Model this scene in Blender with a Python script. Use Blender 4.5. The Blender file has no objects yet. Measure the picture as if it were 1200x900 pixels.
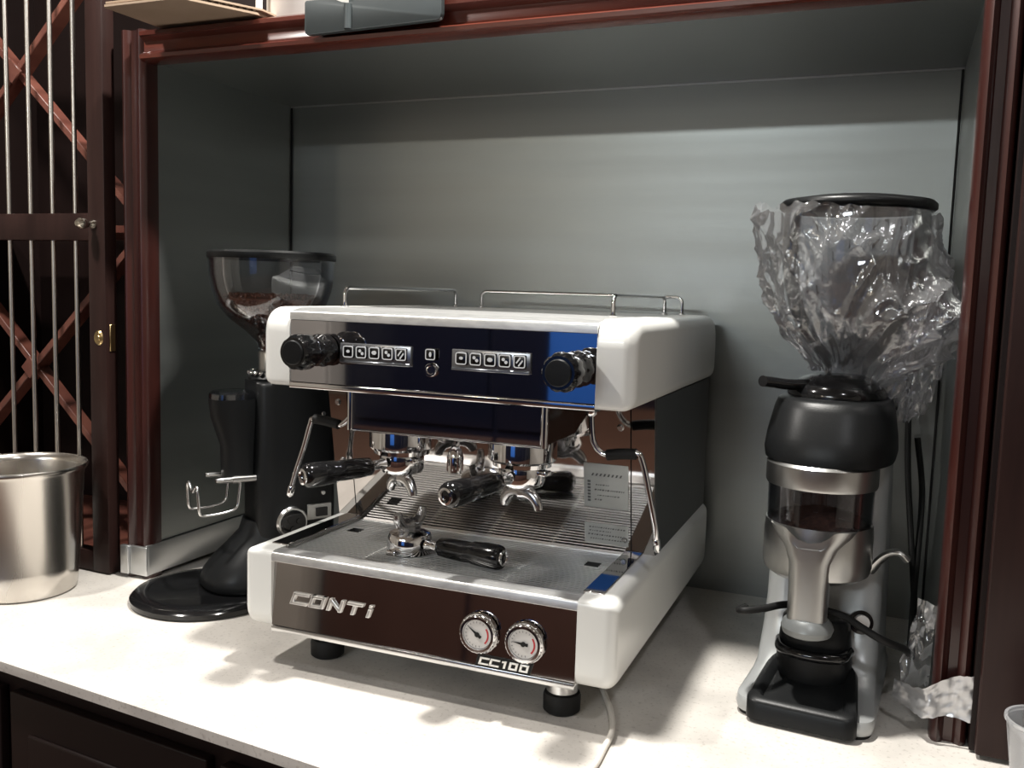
import bpy, bmesh, math, random
from mathutils import Vector, Matrix, Euler, noise
random.seed(7)
PI = math.pi
SC = bpy.context.scene
COL = SC.collection

# ------------------------------------------------------------------ camera, world, lights
cam_d = bpy.data.cameras.new('camera')
cam_d.sensor_width = 36.0
cam_d.lens = 1077.5 / 1200 * 36
cam_d.clip_start = 0.02
cam = bpy.data.objects.new('camera', cam_d)
COL.objects.link(cam)
cam.location = (0.9226, -1.1663, 0.6136)
cam.rotation_euler = [math.radians(a) for a in (84.232, -1.71, 22.664)]
SC.camera = cam

w = bpy.data.worlds.new('world'); SC.world = w; w.use_nodes = True
w.node_tree.nodes['Background'].inputs[0].default_value = (0.75, 0.8, 0.85, 1)
w.node_tree.nodes['Background'].inputs[1].default_value = 0.25
SC.view_settings.view_transform = 'Standard'
SC.view_settings.look = 'None'
SC.view_settings.gamma = 1.0
SC.view_settings.exposure = 0.28
SC.view_settings.use_curve_mapping = False

def area(name, loc, size, power, color=(1, 1, 1), target=None, sy=None):
    l = bpy.data.lights.new(name, 'AREA'); l.energy = power; l.color = color
    l.shape = 'RECTANGLE' if sy else 'DISK'; l.size = size
    if sy: l.size_y = sy
    o = bpy.data.objects.new(name, l); COL.objects.link(o); o.location = loc
    if target is not None:
        o.rotation_euler = (Vector(target) - Vector(loc)).to_track_quat('-Z', 'Y').to_euler()
    return o
area('ceiling_spot_over_counter', (0.42, 0.08, 2.02), 0.10, 54, (1.0, 0.97, 0.91))
area('ceiling_spot_left', (-0.75, -0.55, 2.02), 0.12, 36, (1.0, 0.96, 0.90))
area('ceiling_spot_right', (1.5, -1.3, 2.02), 0.14, 8, (0.98, 0.98, 1.0))
area('ceiling_panel_far', (-0.3, -5.2, 2.0), 1.3, 125, (0.90, 0.97, 1.0), sy=0.6)
area('ceiling_spot_far', (-1.9, -5.1, 1.98), 0.3, 30, (1.0, 0.86, 0.66))

# ------------------------------------------------------------------ materials
def mat(name, col, rough=0.5, metal=0.0, noise_amt=0.0, nscale=8.0, col2=None, bump=0.0, bscale=60.0,
        stretch=(1, 1, 1), coat=0.0, rough_var=0.0, emit=0.0, spec=0.5):
    m = bpy.data.materials.new(name); m.use_nodes = True
    nt = m.node_tree; b = nt.nodes['Principled BSDF']
    b.inputs['Base Color'].default_value = (*col, 1)
    b.inputs['Roughness'].default_value = rough
    b.inputs['Metallic'].default_value = metal
    b.inputs['Specular IOR Level'].default_value = spec
    if coat: b.inputs['Coat Weight'].default_value = coat; b.inputs['Coat Roughness'].default_value = 0.08
    if emit:
        b.inputs['Emission Color'].default_value = (*col, 1); b.inputs['Emission Strength'].default_value = emit
    tc = nt.nodes.new('ShaderNodeTexCoord'); mp = nt.nodes.new('ShaderNodeMapping')
    nt.links.new(tc.outputs['Object'], mp.inputs[0]); mp.inputs['Scale'].default_value = stretch
    def nz(s, d=4):
        n = nt.nodes.new('ShaderNodeTexNoise'); n.inputs['Scale'].default_value = s; n.inputs['Detail'].default_value = d
        nt.links.new(mp.outputs[0], n.inputs['Vector']); return n
    n1 = nz(nscale)
    if col2 is None: col2 = tuple(c * 0.8 for c in col)
    if noise_amt:
        cr = nt.nodes.new('ShaderNodeValToRGB')
        cr.color_ramp.elements[0].position = 0.5 - 0.5 * (1.1 - noise_amt) * 0.5
        cr.color_ramp.elements[1].position = 0.5 + 0.5 * (1.1 - noise_amt) * 0.5
        cr.color_ramp.elements[0].color = (*col2, 1); cr.color_ramp.elements[1].color = (*col, 1)
        nt.links.new(n1.outputs['Fac'], cr.inputs[0]); nt.links.new(cr.outputs[0], b.inputs['Base Color'])
    if rough_var:
        mr = nt.nodes.new('ShaderNodeMapRange'); mr.inputs[1].default_value = 0.3; mr.inputs[2].default_value = 0.7
        mr.inputs[3].default_value = rough - rough_var; mr.inputs[4].default_value = rough + rough_var
        nt.links.new(n1.outputs['Fac'], mr.inputs[0]); nt.links.new(mr.outputs[0], b.inputs['Roughness'])
    if bump:
        n2 = nz(bscale, 3); bp = nt.nodes.new('ShaderNodeBump'); bp.inputs['Strength'].default_value = bump
        bp.inputs['Distance'].default_value = 0.002
        nt.links.new(n2.outputs['Fac'], bp.inputs['Height']); nt.links.new(bp.outputs[0], b.inputs['Normal'])
    return m

def glassy(name, tint=(1, 1, 1), trans=0.86, rough=0.05, gloss=(0.9, 0.92, 0.95), bump=0.0, bscale=30, extra=0.0, blend=0.35):
    m = bpy.data.materials.new(name); m.use_nodes = True; nt = m.node_tree; nt.nodes.clear()
    out = nt.nodes.new('ShaderNodeOutputMaterial'); mix = nt.nodes.new('ShaderNodeMixShader')
    tr = nt.nodes.new('ShaderNodeBsdfTransparent'); tr.inputs[0].default_value = (*tint, 1)
    gl = nt.nodes.new('ShaderNodeBsdfGlossy'); gl.inputs[0].default_value = (*gloss, 1); gl.inputs['Roughness'].default_value = rough
    lw = nt.nodes.new('ShaderNodeLayerWeight'); lw.inputs[0].default_value = blend
    ad = nt.nodes.new('ShaderNodeMath'); ad.operation = 'MULTIPLY_ADD'; ad.inputs[1].default_value = 0.8; ad.inputs[2].default_value = 1 - trans
    ad.use_clamp = True
    nt.links.new(lw.outputs['Fresnel'], ad.inputs[0]); nt.links.new(ad.outputs[0], mix.inputs[0])
    nt.links.new(tr.outputs[0], mix.inputs[1])
    last = gl.outputs[0]
    if extra:
        df = nt.nodes.new('ShaderNodeBsdfDiffuse'); df.inputs[0].default_value = (0.8, 0.8, 0.82, 1)
        m2 = nt.nodes.new('ShaderNodeMixShader'); m2.inputs[0].default_value = extra
        nt.links.new(gl.outputs[0], m2.inputs[1]); nt.links.new(df.outputs[0], m2.inputs[2]); last = m2.outputs[0]
    nt.links.new(last, mix.inputs[2]); nt.links.new(mix.outputs[0], out.inputs[0])
    if bump:
        tc = nt.nodes.new('ShaderNodeTexCoord'); n = nt.nodes.new('ShaderNodeTexNoise'); n.inputs['Scale'].default_value = bscale
        n.inputs['Detail'].default_value = 5
        nt.links.new(tc.outputs['Object'], n.inputs['Vector'])
        bp = nt.nodes.new('ShaderNodeBump'); bp.inputs['Strength'].default_value = bump; bp.inputs['Distance'].default_value = 0.01
        nt.links.new(n.outputs['Fac'], bp.inputs['Height'])
        for k in (gl, lw): nt.links.new(bp.outputs[0], k.inputs['Normal'])
    return m

M = {}
M['white'] = mat('white_enamel', (0.80, 0.80, 0.77), 0.28, coat=0.3)
M['chrome'] = mat('chrome', (0.82, 0.82, 0.83), 0.06, 1.0)
M['bright_steel'] = mat('bright_lettering', (0.85, 0.85, 0.84), 0.30, 0.9)
M['rim_steel'] = mat('worn_rim_steel', (0.82, 0.82, 0.81), 0.33, 0.8, noise_amt=0.5, nscale=40, col2=(0.66, 0.66, 0.66), stretch=(1, 4, 4))
M['chrome_soft'] = mat('satin_chrome', (0.62, 0.62, 0.62), 0.22, 1.0)
M['mirror'] = mat('polished_steel', (0.50, 0.48, 0.47), 0.05, 1.0, bump=0.015, bscale=9)
M['mirror_dark'] = mat('dark_mirror_panel', (0.50, 0.50, 0.53), 0.035, 1.0, bump=0.012, bscale=8)
M['steel_grate'] = mat('grate_steel', (0.90, 0.90, 0.89), 0.42, 1.0)
M['grey_panel'] = mat('dark_grey_panel', (0.16, 0.165, 0.17), 0.42, 0.85, bump=0.05, bscale=200, stretch=(0.1, 0.1, 4))
M['black_gloss'] = mat('glossy_black_plastic', (0.006, 0.006, 0.0065), 0.12, spec=0.5)
M['black_satin'] = mat('satin_black_coating', (0.008, 0.0085, 0.009), 0.36, bump=0.08, bscale=500, spec=0.2)
M['black_matte'] = mat('black_rubber', (0.008, 0.008, 0.008), 0.6, spec=0.3)
M['charcoal'] = mat('charcoal_plastic', (0.045, 0.055, 0.058), 0.42, noise_amt=0.3, nscale=12)
M['grey_paint'] = mat('silver_grey_paint', (0.42, 0.43, 0.43), 0.34, 0.35, rough_var=0.05)
M['body_grey'] = mat('grey_painted_body', (0.20, 0.21, 0.21), 0.36, 0.35)
M['cast_alu'] = mat('cast_aluminium', (0.50, 0.50, 0.49), 0.30, 1.0)
M['steel_wall'] = mat('brushed_niche_steel', (0.36, 0.378, 0.368), 0.38, 0.92, noise_amt=0.35, nscale=2.0,
                      col2=(0.31, 0.328, 0.32), bump=0.05, bscale=120, stretch=(0.15, 0.15, 6), rough_var=0.05)
M['steel_light'] = mat('steel_kick_strip', (0.60, 0.61, 0.61), 0.3, 0.9)
M['bucket_steel'] = mat('worn_bucket_steel', (0.60, 0.57, 0.53), 0.24, 1.0, rough_var=0.07, nscale=5, bump=0.05, bscale=60, stretch=(1, 1, 0.2))
M['mahogany'] = mat('dark_mahogany', (0.038, 0.0105, 0.008), 0.30, noise_amt=0.55, nscale=7, col2=(0.023, 0.0065, 0.0055), bump=0.05,
                    bscale=40, stretch=(6, 6, 0.5), coat=0.35)
M['mahogany_h'] = mat('red_mahogany_beam', (0.10, 0.022, 0.013), 0.26, noise_amt=0.55, nscale=7, col2=(0.062, 0.013, 0.009), bump=0.05,
                      bscale=40, stretch=(0.5, 6, 6), coat=0.4)
M['wine_wood'] = mat('wine_rack_wood', (0.16, 0.058, 0.040), 0.42, noise_amt=0.6, nscale=9, col2=(0.11, 0.036, 0.026), stretch=(2, 0.6, 2))
M['door_wood'] = mat('door_dark_wood', (0.030, 0.015, 0.013), 0.34, noise_amt=0.5, nscale=8, col2=(0.020, 0.010, 0.009), stretch=(5, 5, 0.4), spec=0.2)
M['black_wood'] = mat('near_black_wood', (0.010, 0.005, 0.0045), 0.45, spec=0.25)
M['rod'] = mat('brushed_rod', (0.66, 0.62, 0.57), 0.3, 1.0)
M['brass'] = mat('aged_brass', (0.48, 0.36, 0.18), 0.3, 1.0)
M['pewter'] = mat('pewter_knob', (0.62, 0.58, 0.50), 0.22, 1.0)
M['dial'] = mat('dial_face', (0.62, 0.60, 0.58), 0.4)
M['red'] = mat('red_print', (0.5, 0.02, 0.03), 0.5)
M['label'] = mat('printed_label', (0.50, 0.51, 0.49), 0.45)
M['ink'] = mat('label_ink', (0.12, 0.12, 0.12), 0.5)
M['print_white'] = mat('button_print', (0.72, 0.74, 0.76), 0.4)
M['keypad'] = mat('keypad_frame', (0.26, 0.27, 0.29), 0.25, 0.8)
M['cardboard'] = mat('cardboard', (0.34, 0.25, 0.18), 0.8, noise_amt=0.4, nscale=10, col2=(0.29, 0.21, 0.145))
M['box_white'] = mat('offwhite_container', (0.62, 0.60, 0.57), 0.4)
M['cable_white'] = mat('beige_cable', (0.72, 0.68, 0.62), 0.45)
M['foil'] = mat('silver_tape', (0.55, 0.55, 0.56), 0.32, 0.75, bump=0.15, bscale=40)
M['grounds'] = mat('ground_coffee', (0.055, 0.022, 0.014), 0.9, noise_amt=0.6, nscale=120, col2=(0.02, 0.008, 0.006), bump=0.8, bscale=200)
M['bean'] = mat('roasted_beans', (0.13, 0.050, 0.030), 0.33, noise_amt=0.5, nscale=60, col2=(0.05, 0.02, 0.013))
M['glass'] = glassy('clear_hopper', (0.96, 0.96, 0.97), 0.96, 0.03, blend=0.22)
M['glass_smoke'] = glassy('smoky_dome', (0.62, 0.62, 0.64), 0.86, 0.06)
M['film'] = glassy('plastic_film', (0.96, 0.96, 0.97), 0.86, 0.13, (1, 1, 1), bump=0.35, bscale=38, extra=0.32)
M['cup_plastic'] = glassy('cup_plastic', (0.85, 0.85, 0.84), 0.7, 0.15, extra=0.5)
M['floor'] = mat('brown_floor_tiles', (0.16, 0.085, 0.06), 0.4, noise_amt=0.5, nscale=3)
M['room_wall'] = mat('cream_wall', (0.60, 0.56, 0.50), 0.7, noise_amt=0.3, nscale=2)
M['ceil'] = mat('ceiling_paint', (0.62, 0.60, 0.56), 0.8)
M['blue'] = mat('blue_panel', (0.03, 0.16, 0.62), 0.5)
M['navy'] = mat('dark_cupboard_glass', (0.012, 0.014, 0.028), 0.15)
M['brown_front'] = mat('brown_cupboards', (0.10, 0.05, 0.04), 0.5, noise_amt=0.4, nscale=3)

def stone():
    m = mat('quartz_worktop', (0.62, 0.585, 0.54), 0.42, bump=0.03, bscale=250)
    nt = m.node_tree; b = nt.nodes['Principled BSDF']
    tc = nt.nodes.new('ShaderNodeTexCoord')
    big = nt.nodes.new('ShaderNodeTexNoise'); big.inputs['Scale'].default_value = 6; big.inputs['Detail'].default_value = 6
    fine = nt.nodes.new('ShaderNodeTexNoise'); fine.inputs['Scale'].default_value = 160; fine.inputs['Detail'].default_value = 2
    vo = nt.nodes.new('ShaderNodeTexVoronoi'); vo.inputs['Scale'].default_value = 9
    for n in (big, fine, vo): nt.links.new(tc.outputs['Object'], n.inputs['Vector'])
    r1 = nt.nodes.new('ShaderNodeValToRGB')
    r1.color_ramp.elements[0].position = 0.40; r1.color_ramp.elements[0].color = (0.52, 0.49, 0.455, 1)
    r1.color_ramp.elements[1].position = 0.56; r1.color_ramp.elements[1].color = (0.64, 0.605, 0.56, 1)
    nt.links.new(big.outputs['Fac'], r1.inputs[0])
    r2 = nt.nodes.new('ShaderNodeValToRGB')
    r2.color_ramp.elements[0].position = 0.28; r2.color_ramp.elements[0].color = (0.62, 0.60, 0.58, 1)
    r2.color_ramp.elements[1].position = 0.42; r2.color_ramp.elements[1].color = (1, 1, 1, 1)
    nt.links.new(fine.outputs['Fac'], r2.inputs[0])
    mx = nt.nodes.new('ShaderNodeMix'); mx.data_type = 'RGBA'; mx.blend_type = 'MULTIPLY'; mx.inputs[0].default_value = 0.6
    nt.links.new(r1.outputs[0], mx.inputs[6]); nt.links.new(r2.outputs[0], mx.inputs[7])
    nt.links.new(mx.outputs[2], b.inputs['Base Color'])
    return m
M['stone'] = stone()

# ------------------------------------------------------------------ mesh helpers
def B(): return bmesh.new()
def box(bm, lo, hi, bev=0.0, seg=3, mtx=None):
    r = bmesh.ops.create_cube(bm, size=1.0); vs = r['verts']
    for v in vs:
        v.co = Vector([(lo[i] + hi[i]) / 2 + v.co[i] * (hi[i] - lo[i]) for i in range(3)])
    if bev:
        es = list({e for v in vs for e in v.link_edges})
        g = bmesh.ops.bevel(bm, geom=es, offset=bev, segments=seg, profile=0.5, affect='EDGES')
        vs = list({v for f in g['faces'] for v in f.verts} | {v for v in vs if v.is_valid})
    if mtx is not None:
        for v in vs: v.co = mtx @ v.co
    return vs
def frame_of(d):
    d = d.normalized(); up = Vector((0, 0, 1)) if abs(d.z) < 0.9 else Vector((0, 1, 0))
    a = d.cross(up).normalized(); return a, d.cross(a).normalized()
def tube(bm, pts, r, n=12, cap=True, flat=1.0):
    pts = [Vector(p) for p in pts]; rs = r if isinstance(r, (list, tuple)) else [r] * len(pts)
    rings = []; a = None
    for i, p in enumerate(pts):
        d = (pts[min(i + 1, len(pts) - 1)] - pts[max(i - 1, 0)]).normalized()
        if a is None: a, _ = frame_of(d)
        a = (a - d * a.dot(d)).normalized(); b = d.cross(a)
        rings.append([bm.verts.new(p + rs[i] * (a * math.cos(2 * PI * k / n) * flat + b * math.sin(2 * PI * k / n))) for k in range(n)])
    for q, s in zip(rings, rings[1:]):
        for k in range(n): bm.faces.new((q[k], q[(k + 1) % n], s[(k + 1) % n], s[k]))
    if cap: bm.faces.new(rings[0][::-1]); bm.faces.new(rings[-1])
def smooth_pts(ctrl, n=8):
    P = [Vector(c) for c in ctrl]; P = [P[0] * 2 - P[1]] + P + [P[-1] * 2 - P[-2]]; out = []
    for i in range(1, len(P) - 2):
        for k in range(n):
            t = k / n; a, b, c, d = P[i - 1:i + 3]
            out.append(0.5 * ((2 * b) + (c - a) * t + (2 * a - 5 * b + 4 * c - d) * t * t + (3 * b - a - 3 * c + d) * t ** 3))
    out.append(P[-2]); return out
def lathe(bm, prof, n=40, c=(0, 0, 0), d=(0, 0, 1), close=False, ell=(1, 1)):
    c = Vector(c); d = Vector(d).normalized(); a, b = frame_of(d)
    if abs(d.z) > 0.999: a, b = Vector((1, 0, 0)), Vector((0, 1, 0)) * (1 if d.z > 0 else -1)
    rings = []
    for r, z in prof:
        if r < 1e-6: rings.append([bm.verts.new(c + d * z)])
        else: rings.append([bm.verts.new(c + d * z + r * (a * math.cos(2 * PI * k / n) * ell[0] + b * math.sin(2 * PI * k / n) * ell[1])) for k in range(n)])
    prs = list(zip(rings, rings[1:]))
    if close: prs.append((rings[-1], rings[0]))
    for q, s in prs:
        for k in range(n):
            k2 = (k + 1) % n
            if len(q) == 1 and len(s) == 1: continue
            if len(q) == 1: bm.faces.new((q[0], s[k2], s[k]))
            elif len(s) == 1: bm.faces.new((q[k], q[k2], s[0]))
            else: bm.faces.new((q[k], q[k2], s[k2], s[k]))
def prism(bm, poly, axis, a, b, bev=0.0, seg=3):
    """poly in the two other axes (cyclic order), extruded along axis from a to b"""
    ax = [i for i in range(3) if i != axis]
    def mk(p, h):
        v = [0, 0, 0]; v[ax[0]] = p[0]; v[ax[1]] = p[1]; v[axis] = h; return bm.verts.new(v)
    A = [mk(p, a) for p in poly]; Bv = [mk(p, b) for p in poly]; n = len(poly); fs = []
    fs.append(bm.faces.new(A)); fs.append(bm.faces.new(Bv[::-1]))
    for i in range(n): fs.append(bm.faces.new((A[i], Bv[i], Bv[(i + 1) % n], A[(i + 1) % n])))
    if bev:
        es = [e for e in fs[0].edges] + [e for e in fs[1].edges]
        bmesh.ops.bevel(bm, geom=es, offset=bev, segments=seg, profile=0.5, affect='EDGES')
def rpoly(pts, rad, n=6):
    """round the corners of a polygon; rad = one radius or one per corner"""
    out = []; N = len(pts)
    for i in range(N):
        r = rad[i] if isinstance(rad, (list, tuple)) else rad
        p = Vector(pts[i]); a = Vector(pts[i - 1]); b = Vector(pts[(i + 1) % N])
        if r <= 0: out.append(tuple(p)); continue
        u = (a - p).normalized(); v = (b - p).normalized(); ang = u.angle(v)
        t = min(r / math.tan(ang / 2), (a - p).length * 0.49, (b - p).length * 0.49)
        A = p + u * t; Bq = p + v * t
        for k in range(n + 1):
            s = k / n; q = A * (1 - s) ** 2 + p * 2 * s * (1 - s) + Bq * s * s
            out.append((q.x, q.y))
    return out
def obj(name, bm, m, parent=None, ang=38, smooth=True, mtx=None):
    bmesh.ops.recalc_face_normals(bm, faces=bm.faces)
    if mtx is not None: bmesh.ops.transform(bm, matrix=mtx, verts=bm.verts)
    if smooth:
        lim = math.radians(ang)
        for f in bm.faces: f.smooth = True
        for e in bm.edges:
            if len(e.link_faces) == 2 and e.calc_face_angle(0) > lim: e.smooth = False
    me = bpy.data.meshes.new(name); bm.to_mesh(me); bm.free()
    me.materials.append(M[m] if isinstance(m, str) else m)
    o = bpy.data.objects.new(name, me); COL.objects.link(o)
    if parent is not None: o.parent = parent
    return o
def thing(name, label, cat, loc=(0, 0, 0), rz=0.0, group=None):
    o = bpy.data.objects.new(name, None); COL.objects.link(o); o.location = loc; o.rotation_euler = (0, 0, rz)
    o.empty_display_size = 0.05
    return tag(o, label, cat, group)
def tag(o, label, cat, group=None):
    o['label'] = label; o['category'] = cat
    if group: o['group'] = group
    return o
def struct(name, bm, m, parent=None, **k):
    o = obj(name, bm, m, parent, **k)
    if parent is None: o['kind'] = 'structure'
    return o
# ------------------------------------------------------------------ worktop, niche, timber frame
bm = B()
prism(bm, [(-1.35, -0.085), (-0.45, -0.158), (0.0, -0.196), (0.5, -0.238), (1.5, -0.322), (1.5, 0.76), (-1.35, 0.76)], 2, -0.016, 0.0, bev=0.0055)
tag(struct('worktop', bm, 'stone', ang=30), 'speckled cream stone worktop under the coffee equipment', 'worktop')
bm = B(); prism(bm, [(-1.35, -0.045), (1.5, -0.28), (1.5, 0.76), (-1.35, 0.76)], 2, -0.9, -0.017)
t = thing('base_cabinet', 'dark mahogany cabinet carrying the stone worktop', 'cabinet', (0, 0, -0.9))
obj('body', bm, 'black_wood', t, mtx=Matrix.Translation((0, 0, 0.9)))
dirx = Vector((1, -0.0825, 0)).normalized()
for k in range(6):
    x0 = -1.3 + k * 0.46; y0 = -0.045 - (x0 + 1.35) * 0.0825
    R = Matrix.Translation((x0, y0, 0.9)) @ Matrix.Rotation(math.atan2(dirx.y, dirx.x), 4, 'Z')
    bm = B(); box(bm, (0.01, -0.018, -0.86), (0.445, 0.0, -0.06), 0.003)
    box(bm, (0.06, -0.024, -0.80), (0.395, -0.016, -0.12), 0.004)
    obj('door', bm, 'black_wood', t, mtx=R)

bm = B(); box(bm, (-0.469, 0.741, 0.0), (1.009, 0.755, 1.044)); struct('wall_back', bm, 'steel_wall')
bm = B(); box(bm, (-0.482, 0.27, 0.072), (-0.469, 0.755, 1.044)); struct('wall_left', bm, 'steel_wall')
bm = B(); box(bm, (1.009, 0.232, 0.0), (1.018, 0.755, 1.044)); struct('wall_right', bm, 'steel_wall')
bm = B(); box(bm, (-0.482, 0.262, 1.044), (1.018, 0.755, 1.052)); struct('ceiling', bm, 'steel_wall')
bm = B(); tube(bm, [(1.0055, 0.7375, 0), (1.0055, 0.7375, 1.04)], 0.0022, 6); struct('trim_5', bm, 'black_matte')
bm = B(); tube(bm, [(-0.467, 0.738, 0.0), (-0.467, 0.738, 1.04)], 0.0018, 6); struct('trim_6', bm, 'black_matte')
bm = B(); box(bm, (-0.4685, 0.736, 1.0405), (1.009, 0.7405, 1.0435)); struct('trim_7', bm, 'steel_light')

# left pilaster: moulded section in plan (x, y), extruded upwards
def pilaster(name, xs, y, z0, z1, m='mahogany'):
    x0, x1 = xs; w_ = x1 - x0; bm = B()
    pr = [(x0, y + 0.03), (x0, y + 0.004), (x0 + 0.08 * w_, y - 0.006), (x0 + 0.2 * w_, y - 0.010), (x0 + 0.32 * w_, y - 0.006), (x0 + 0.38 * w_, y),
          (x0 + 0.62 * w_, y), (x0 + 0.68 * w_, y - 0.004), (x0 + 0.82 * w_, y - 0.008), (x0 + 0.95 * w_, y - 0.004), (x1, y + 0.004), (x1, y + 0.03)]
    prism(bm, pr, 2, z0, z1)
    return struct(name, bm, m, ang=50)
pilaster('trim_1', (-0.524, -0.463), 0.262, 0.0, 1.10)
bm = B(); box(bm, (-0.530, 0.29, 0.0), (-0.482, 0.74, 1.10)); struct('trim_8', bm, 'black_wood')
pilaster('trim_2', (1.004, 1.052), 0.222, 0.0, 1.13)
# kick strip wrapping the left return
bm = B(); box(bm, (-0.528, 0.243, 0.008), (-0.506, 0.2535, 0.068), 0.002); box(bm, (-0.506, 0.247, 0.008), (-0.461, 0.2560, 0.068), 0.002)
box(bm, (-0.4685, 0.250, 0.008), (-0.4625, 0.739, 0.071), 0.001)
struct('baseboard_left', bm, 'steel_light')
# beam over the niche: moulded section (y, z)
bm = B()
sec = [(0.285, 1.036), (0.252, 1.036), (0.244, 1.040), (0.243, 1.047), (0.252, 1.052), (0.256, 1.056), (0.256, 1.074), (0.250, 1.079), (0.243, 1.083), (0.243, 1.090), (0.252, 1.095), (0.285, 1.096)]
prism(bm, sec, 0, -0.462, 1.10)
struct('trim_3', bm, 'mahogany_h', ang=50)
# shelf above
bm = B(); box(bm, (-0.46, 0.284, 1.054), (1.10, 0.74, 1.09)); struct('trim_4', bm, 'black_wood')
bm = B(); box(bm, (-0.53, 0.50, 1.09), (1.4, 0.52, 2.02)); struct('wall_upper', bm, 'black_wood')

# ------------------------------------------------------------------ right cabinet
t = thing('cupboard', 'very dark brown cupboard door at the right edge, beside the niche frame', 'cupboard', (1.054, 0.2, 0))
bm = B(); box(bm, (0.0, 0.0, 0.004), (0.42, 0.5, 1.95)); obj('body', bm, 'black_wood', t)
bm = B(); box(bm, (0.006, -0.018, 0.006), (0.40, -0.001, 1.9), 0.003); d = obj('door', bm, 'door_wood', t)
bm = B(); lathe(bm, [(0, 0.036), (0.010, 0.034), (0.015, 0.027), (0.014, 0.019), (0.007, 0.013), (0.006, 0.0), (0, 0)], 20, (0.045, -0.018, 0.51), (0, -1, 0)); obj('knob', bm, 'pewter', d)

# ------------------------------------------------------------------ wine cabinet with barred door
t = thing('wine_cabinet', 'dark wooden wine cabinet with a barred door and diagonal bottle rack inside', 'cabinet', (-0.9, 0.3, 0))
T0 = Matrix.Translation((0.9, -0.3, 0))
bm = B(); box(bm, (-1.34, 0.72, 0.001), (-0.546, 0.74, 1.5)); obj('back_panel', bm, 'black_wood', t, mtx=T0)
bm = B(); box(bm, (-1.34, 0.3, 0.001), (-0.546, 0.72, 0.010)); obj('shelf', bm, 'wine_wood', t, mtx=T0)
bm = B(); box(bm, (-1.34, 0.3, 0.001), (-1.30, 0.72, 1.5)); obj('side_panel', bm, 'black_wood', t, mtx=T0)
def lattice(x0, z0, x1, z1, dep=(0.33, 0.365), th=0.015, k=0):
    d = Vector((x1 - x0, 0, z1 - z0)); L = d.length; a = math.atan2(d.z, d.x); bm = B()
    box(bm, (0, dep[0], -th / 2), (L, dep[1], th / 2), 0.0015, 1)
    Mx = T0 @ Matrix.Translation((x0, 0, z0)) @ Matrix.Rotation(-a, 4, 'Y')
    o = obj('rack_board', bm, 'wine_wood', t, mtx=Mx); return o
for (cx, cz) in ((-0.905, 1.06), (-0.872, 0.41)):
    s = 0.345
    lattice(cx - s, cz - s * 0.93, cx + s, cz + s * 0.93)
    lattice(cx - s, cz + s * 0.93, cx + s, cz - s * 0.93, dep=(0.338, 0.368))
    bm = B(); box(bm, (-0.019, 0.322, -0.019), (0.019, 0.330, 0.019), 0.002, 1)
    obj('joint_block', bm, 'wine_wood', t, mtx=T0 @ Matrix.Translation((cx, 0, cz)) @ Matrix.Rotation(PI / 4, 4, 'Y'))
bm = B(); box(bm, (-1.3, 0.33, 0.712), (-0.55, 0.62, 0.727)); obj('shelf', bm, 'wine_wood', t, mtx=T0)
bm = B()
R = T0 @ Matrix.Translation((-0.5515, 0.237, 0)) @ Matrix.Rotation(math.radians(-1.5), 4, 'Z')
# door origin = its right front edge; x to the left is negative
box(bm, (-0.046, 0, 0.003), (0, 0.030, 1.42), 0.002, 2)
door = obj('door', bm, 'door_wood', t, mtx=R)
for nm, z0, z1 in (('rail', 0.003, 0.046), ('rail', 0.690, 0.745), ('rail', 1.375, 1.42)):
    bm = B(); box(bm, (-0.62, 0.001, z0), (-0.0465, 0.029, z1), 0.002, 2); obj(nm, bm, 'door_wood', door, mtx=R)
bm = B(); box(bm, (-0.666, 0, 0.003), (-0.621, 0.03, 1.42), 0.002, 2); obj('stile', bm, 'door_wood', door, mtx=R)
for k in range(8):
    x = -0.093 - 0.0655 * k
    for z0, z1 in ((0.046, 0.690), (0.745, 1.375)):
        bm = B(); tube(bm, [(x, 0.012, z0), (x, 0.012, z1)], 0.0048, 10); obj('bar', bm, 'rod', door, mtx=R)
bm = B(); lathe(bm, [(0, 0.042), (0.006, 0.040), (0.0105, 0.033), (0.0115, 0.026), (0.009, 0.018), (0.005, 0.012), (0.006, 0.007), (0.009, 0.003), (0.009, 0), (0, 0)], 20, (-0.030, 0.0, 0.722), (0, -1, 0))
obj('knob', bm, 'pewter', door, mtx=R)
bm = B(); lathe(bm, [(0, 0.004), (0.004, 0.004), (0.005, 0.002), (0.010, 0.003), (0.0125, 0.0), (0, 0)], 24, (-0.020, 0.0, 0.494), (0, -1, 0), ell=(1.0, 1.25))
obj('escutcheon', bm, 'brass', door, mtx=R)
bm = B(); box(bm, (0.0, 0.008, 0.467), (0.003, 0.022, 0.522), 0.001, 1); obj('latch_plate', bm, 'brass', door, mtx=R)

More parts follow.
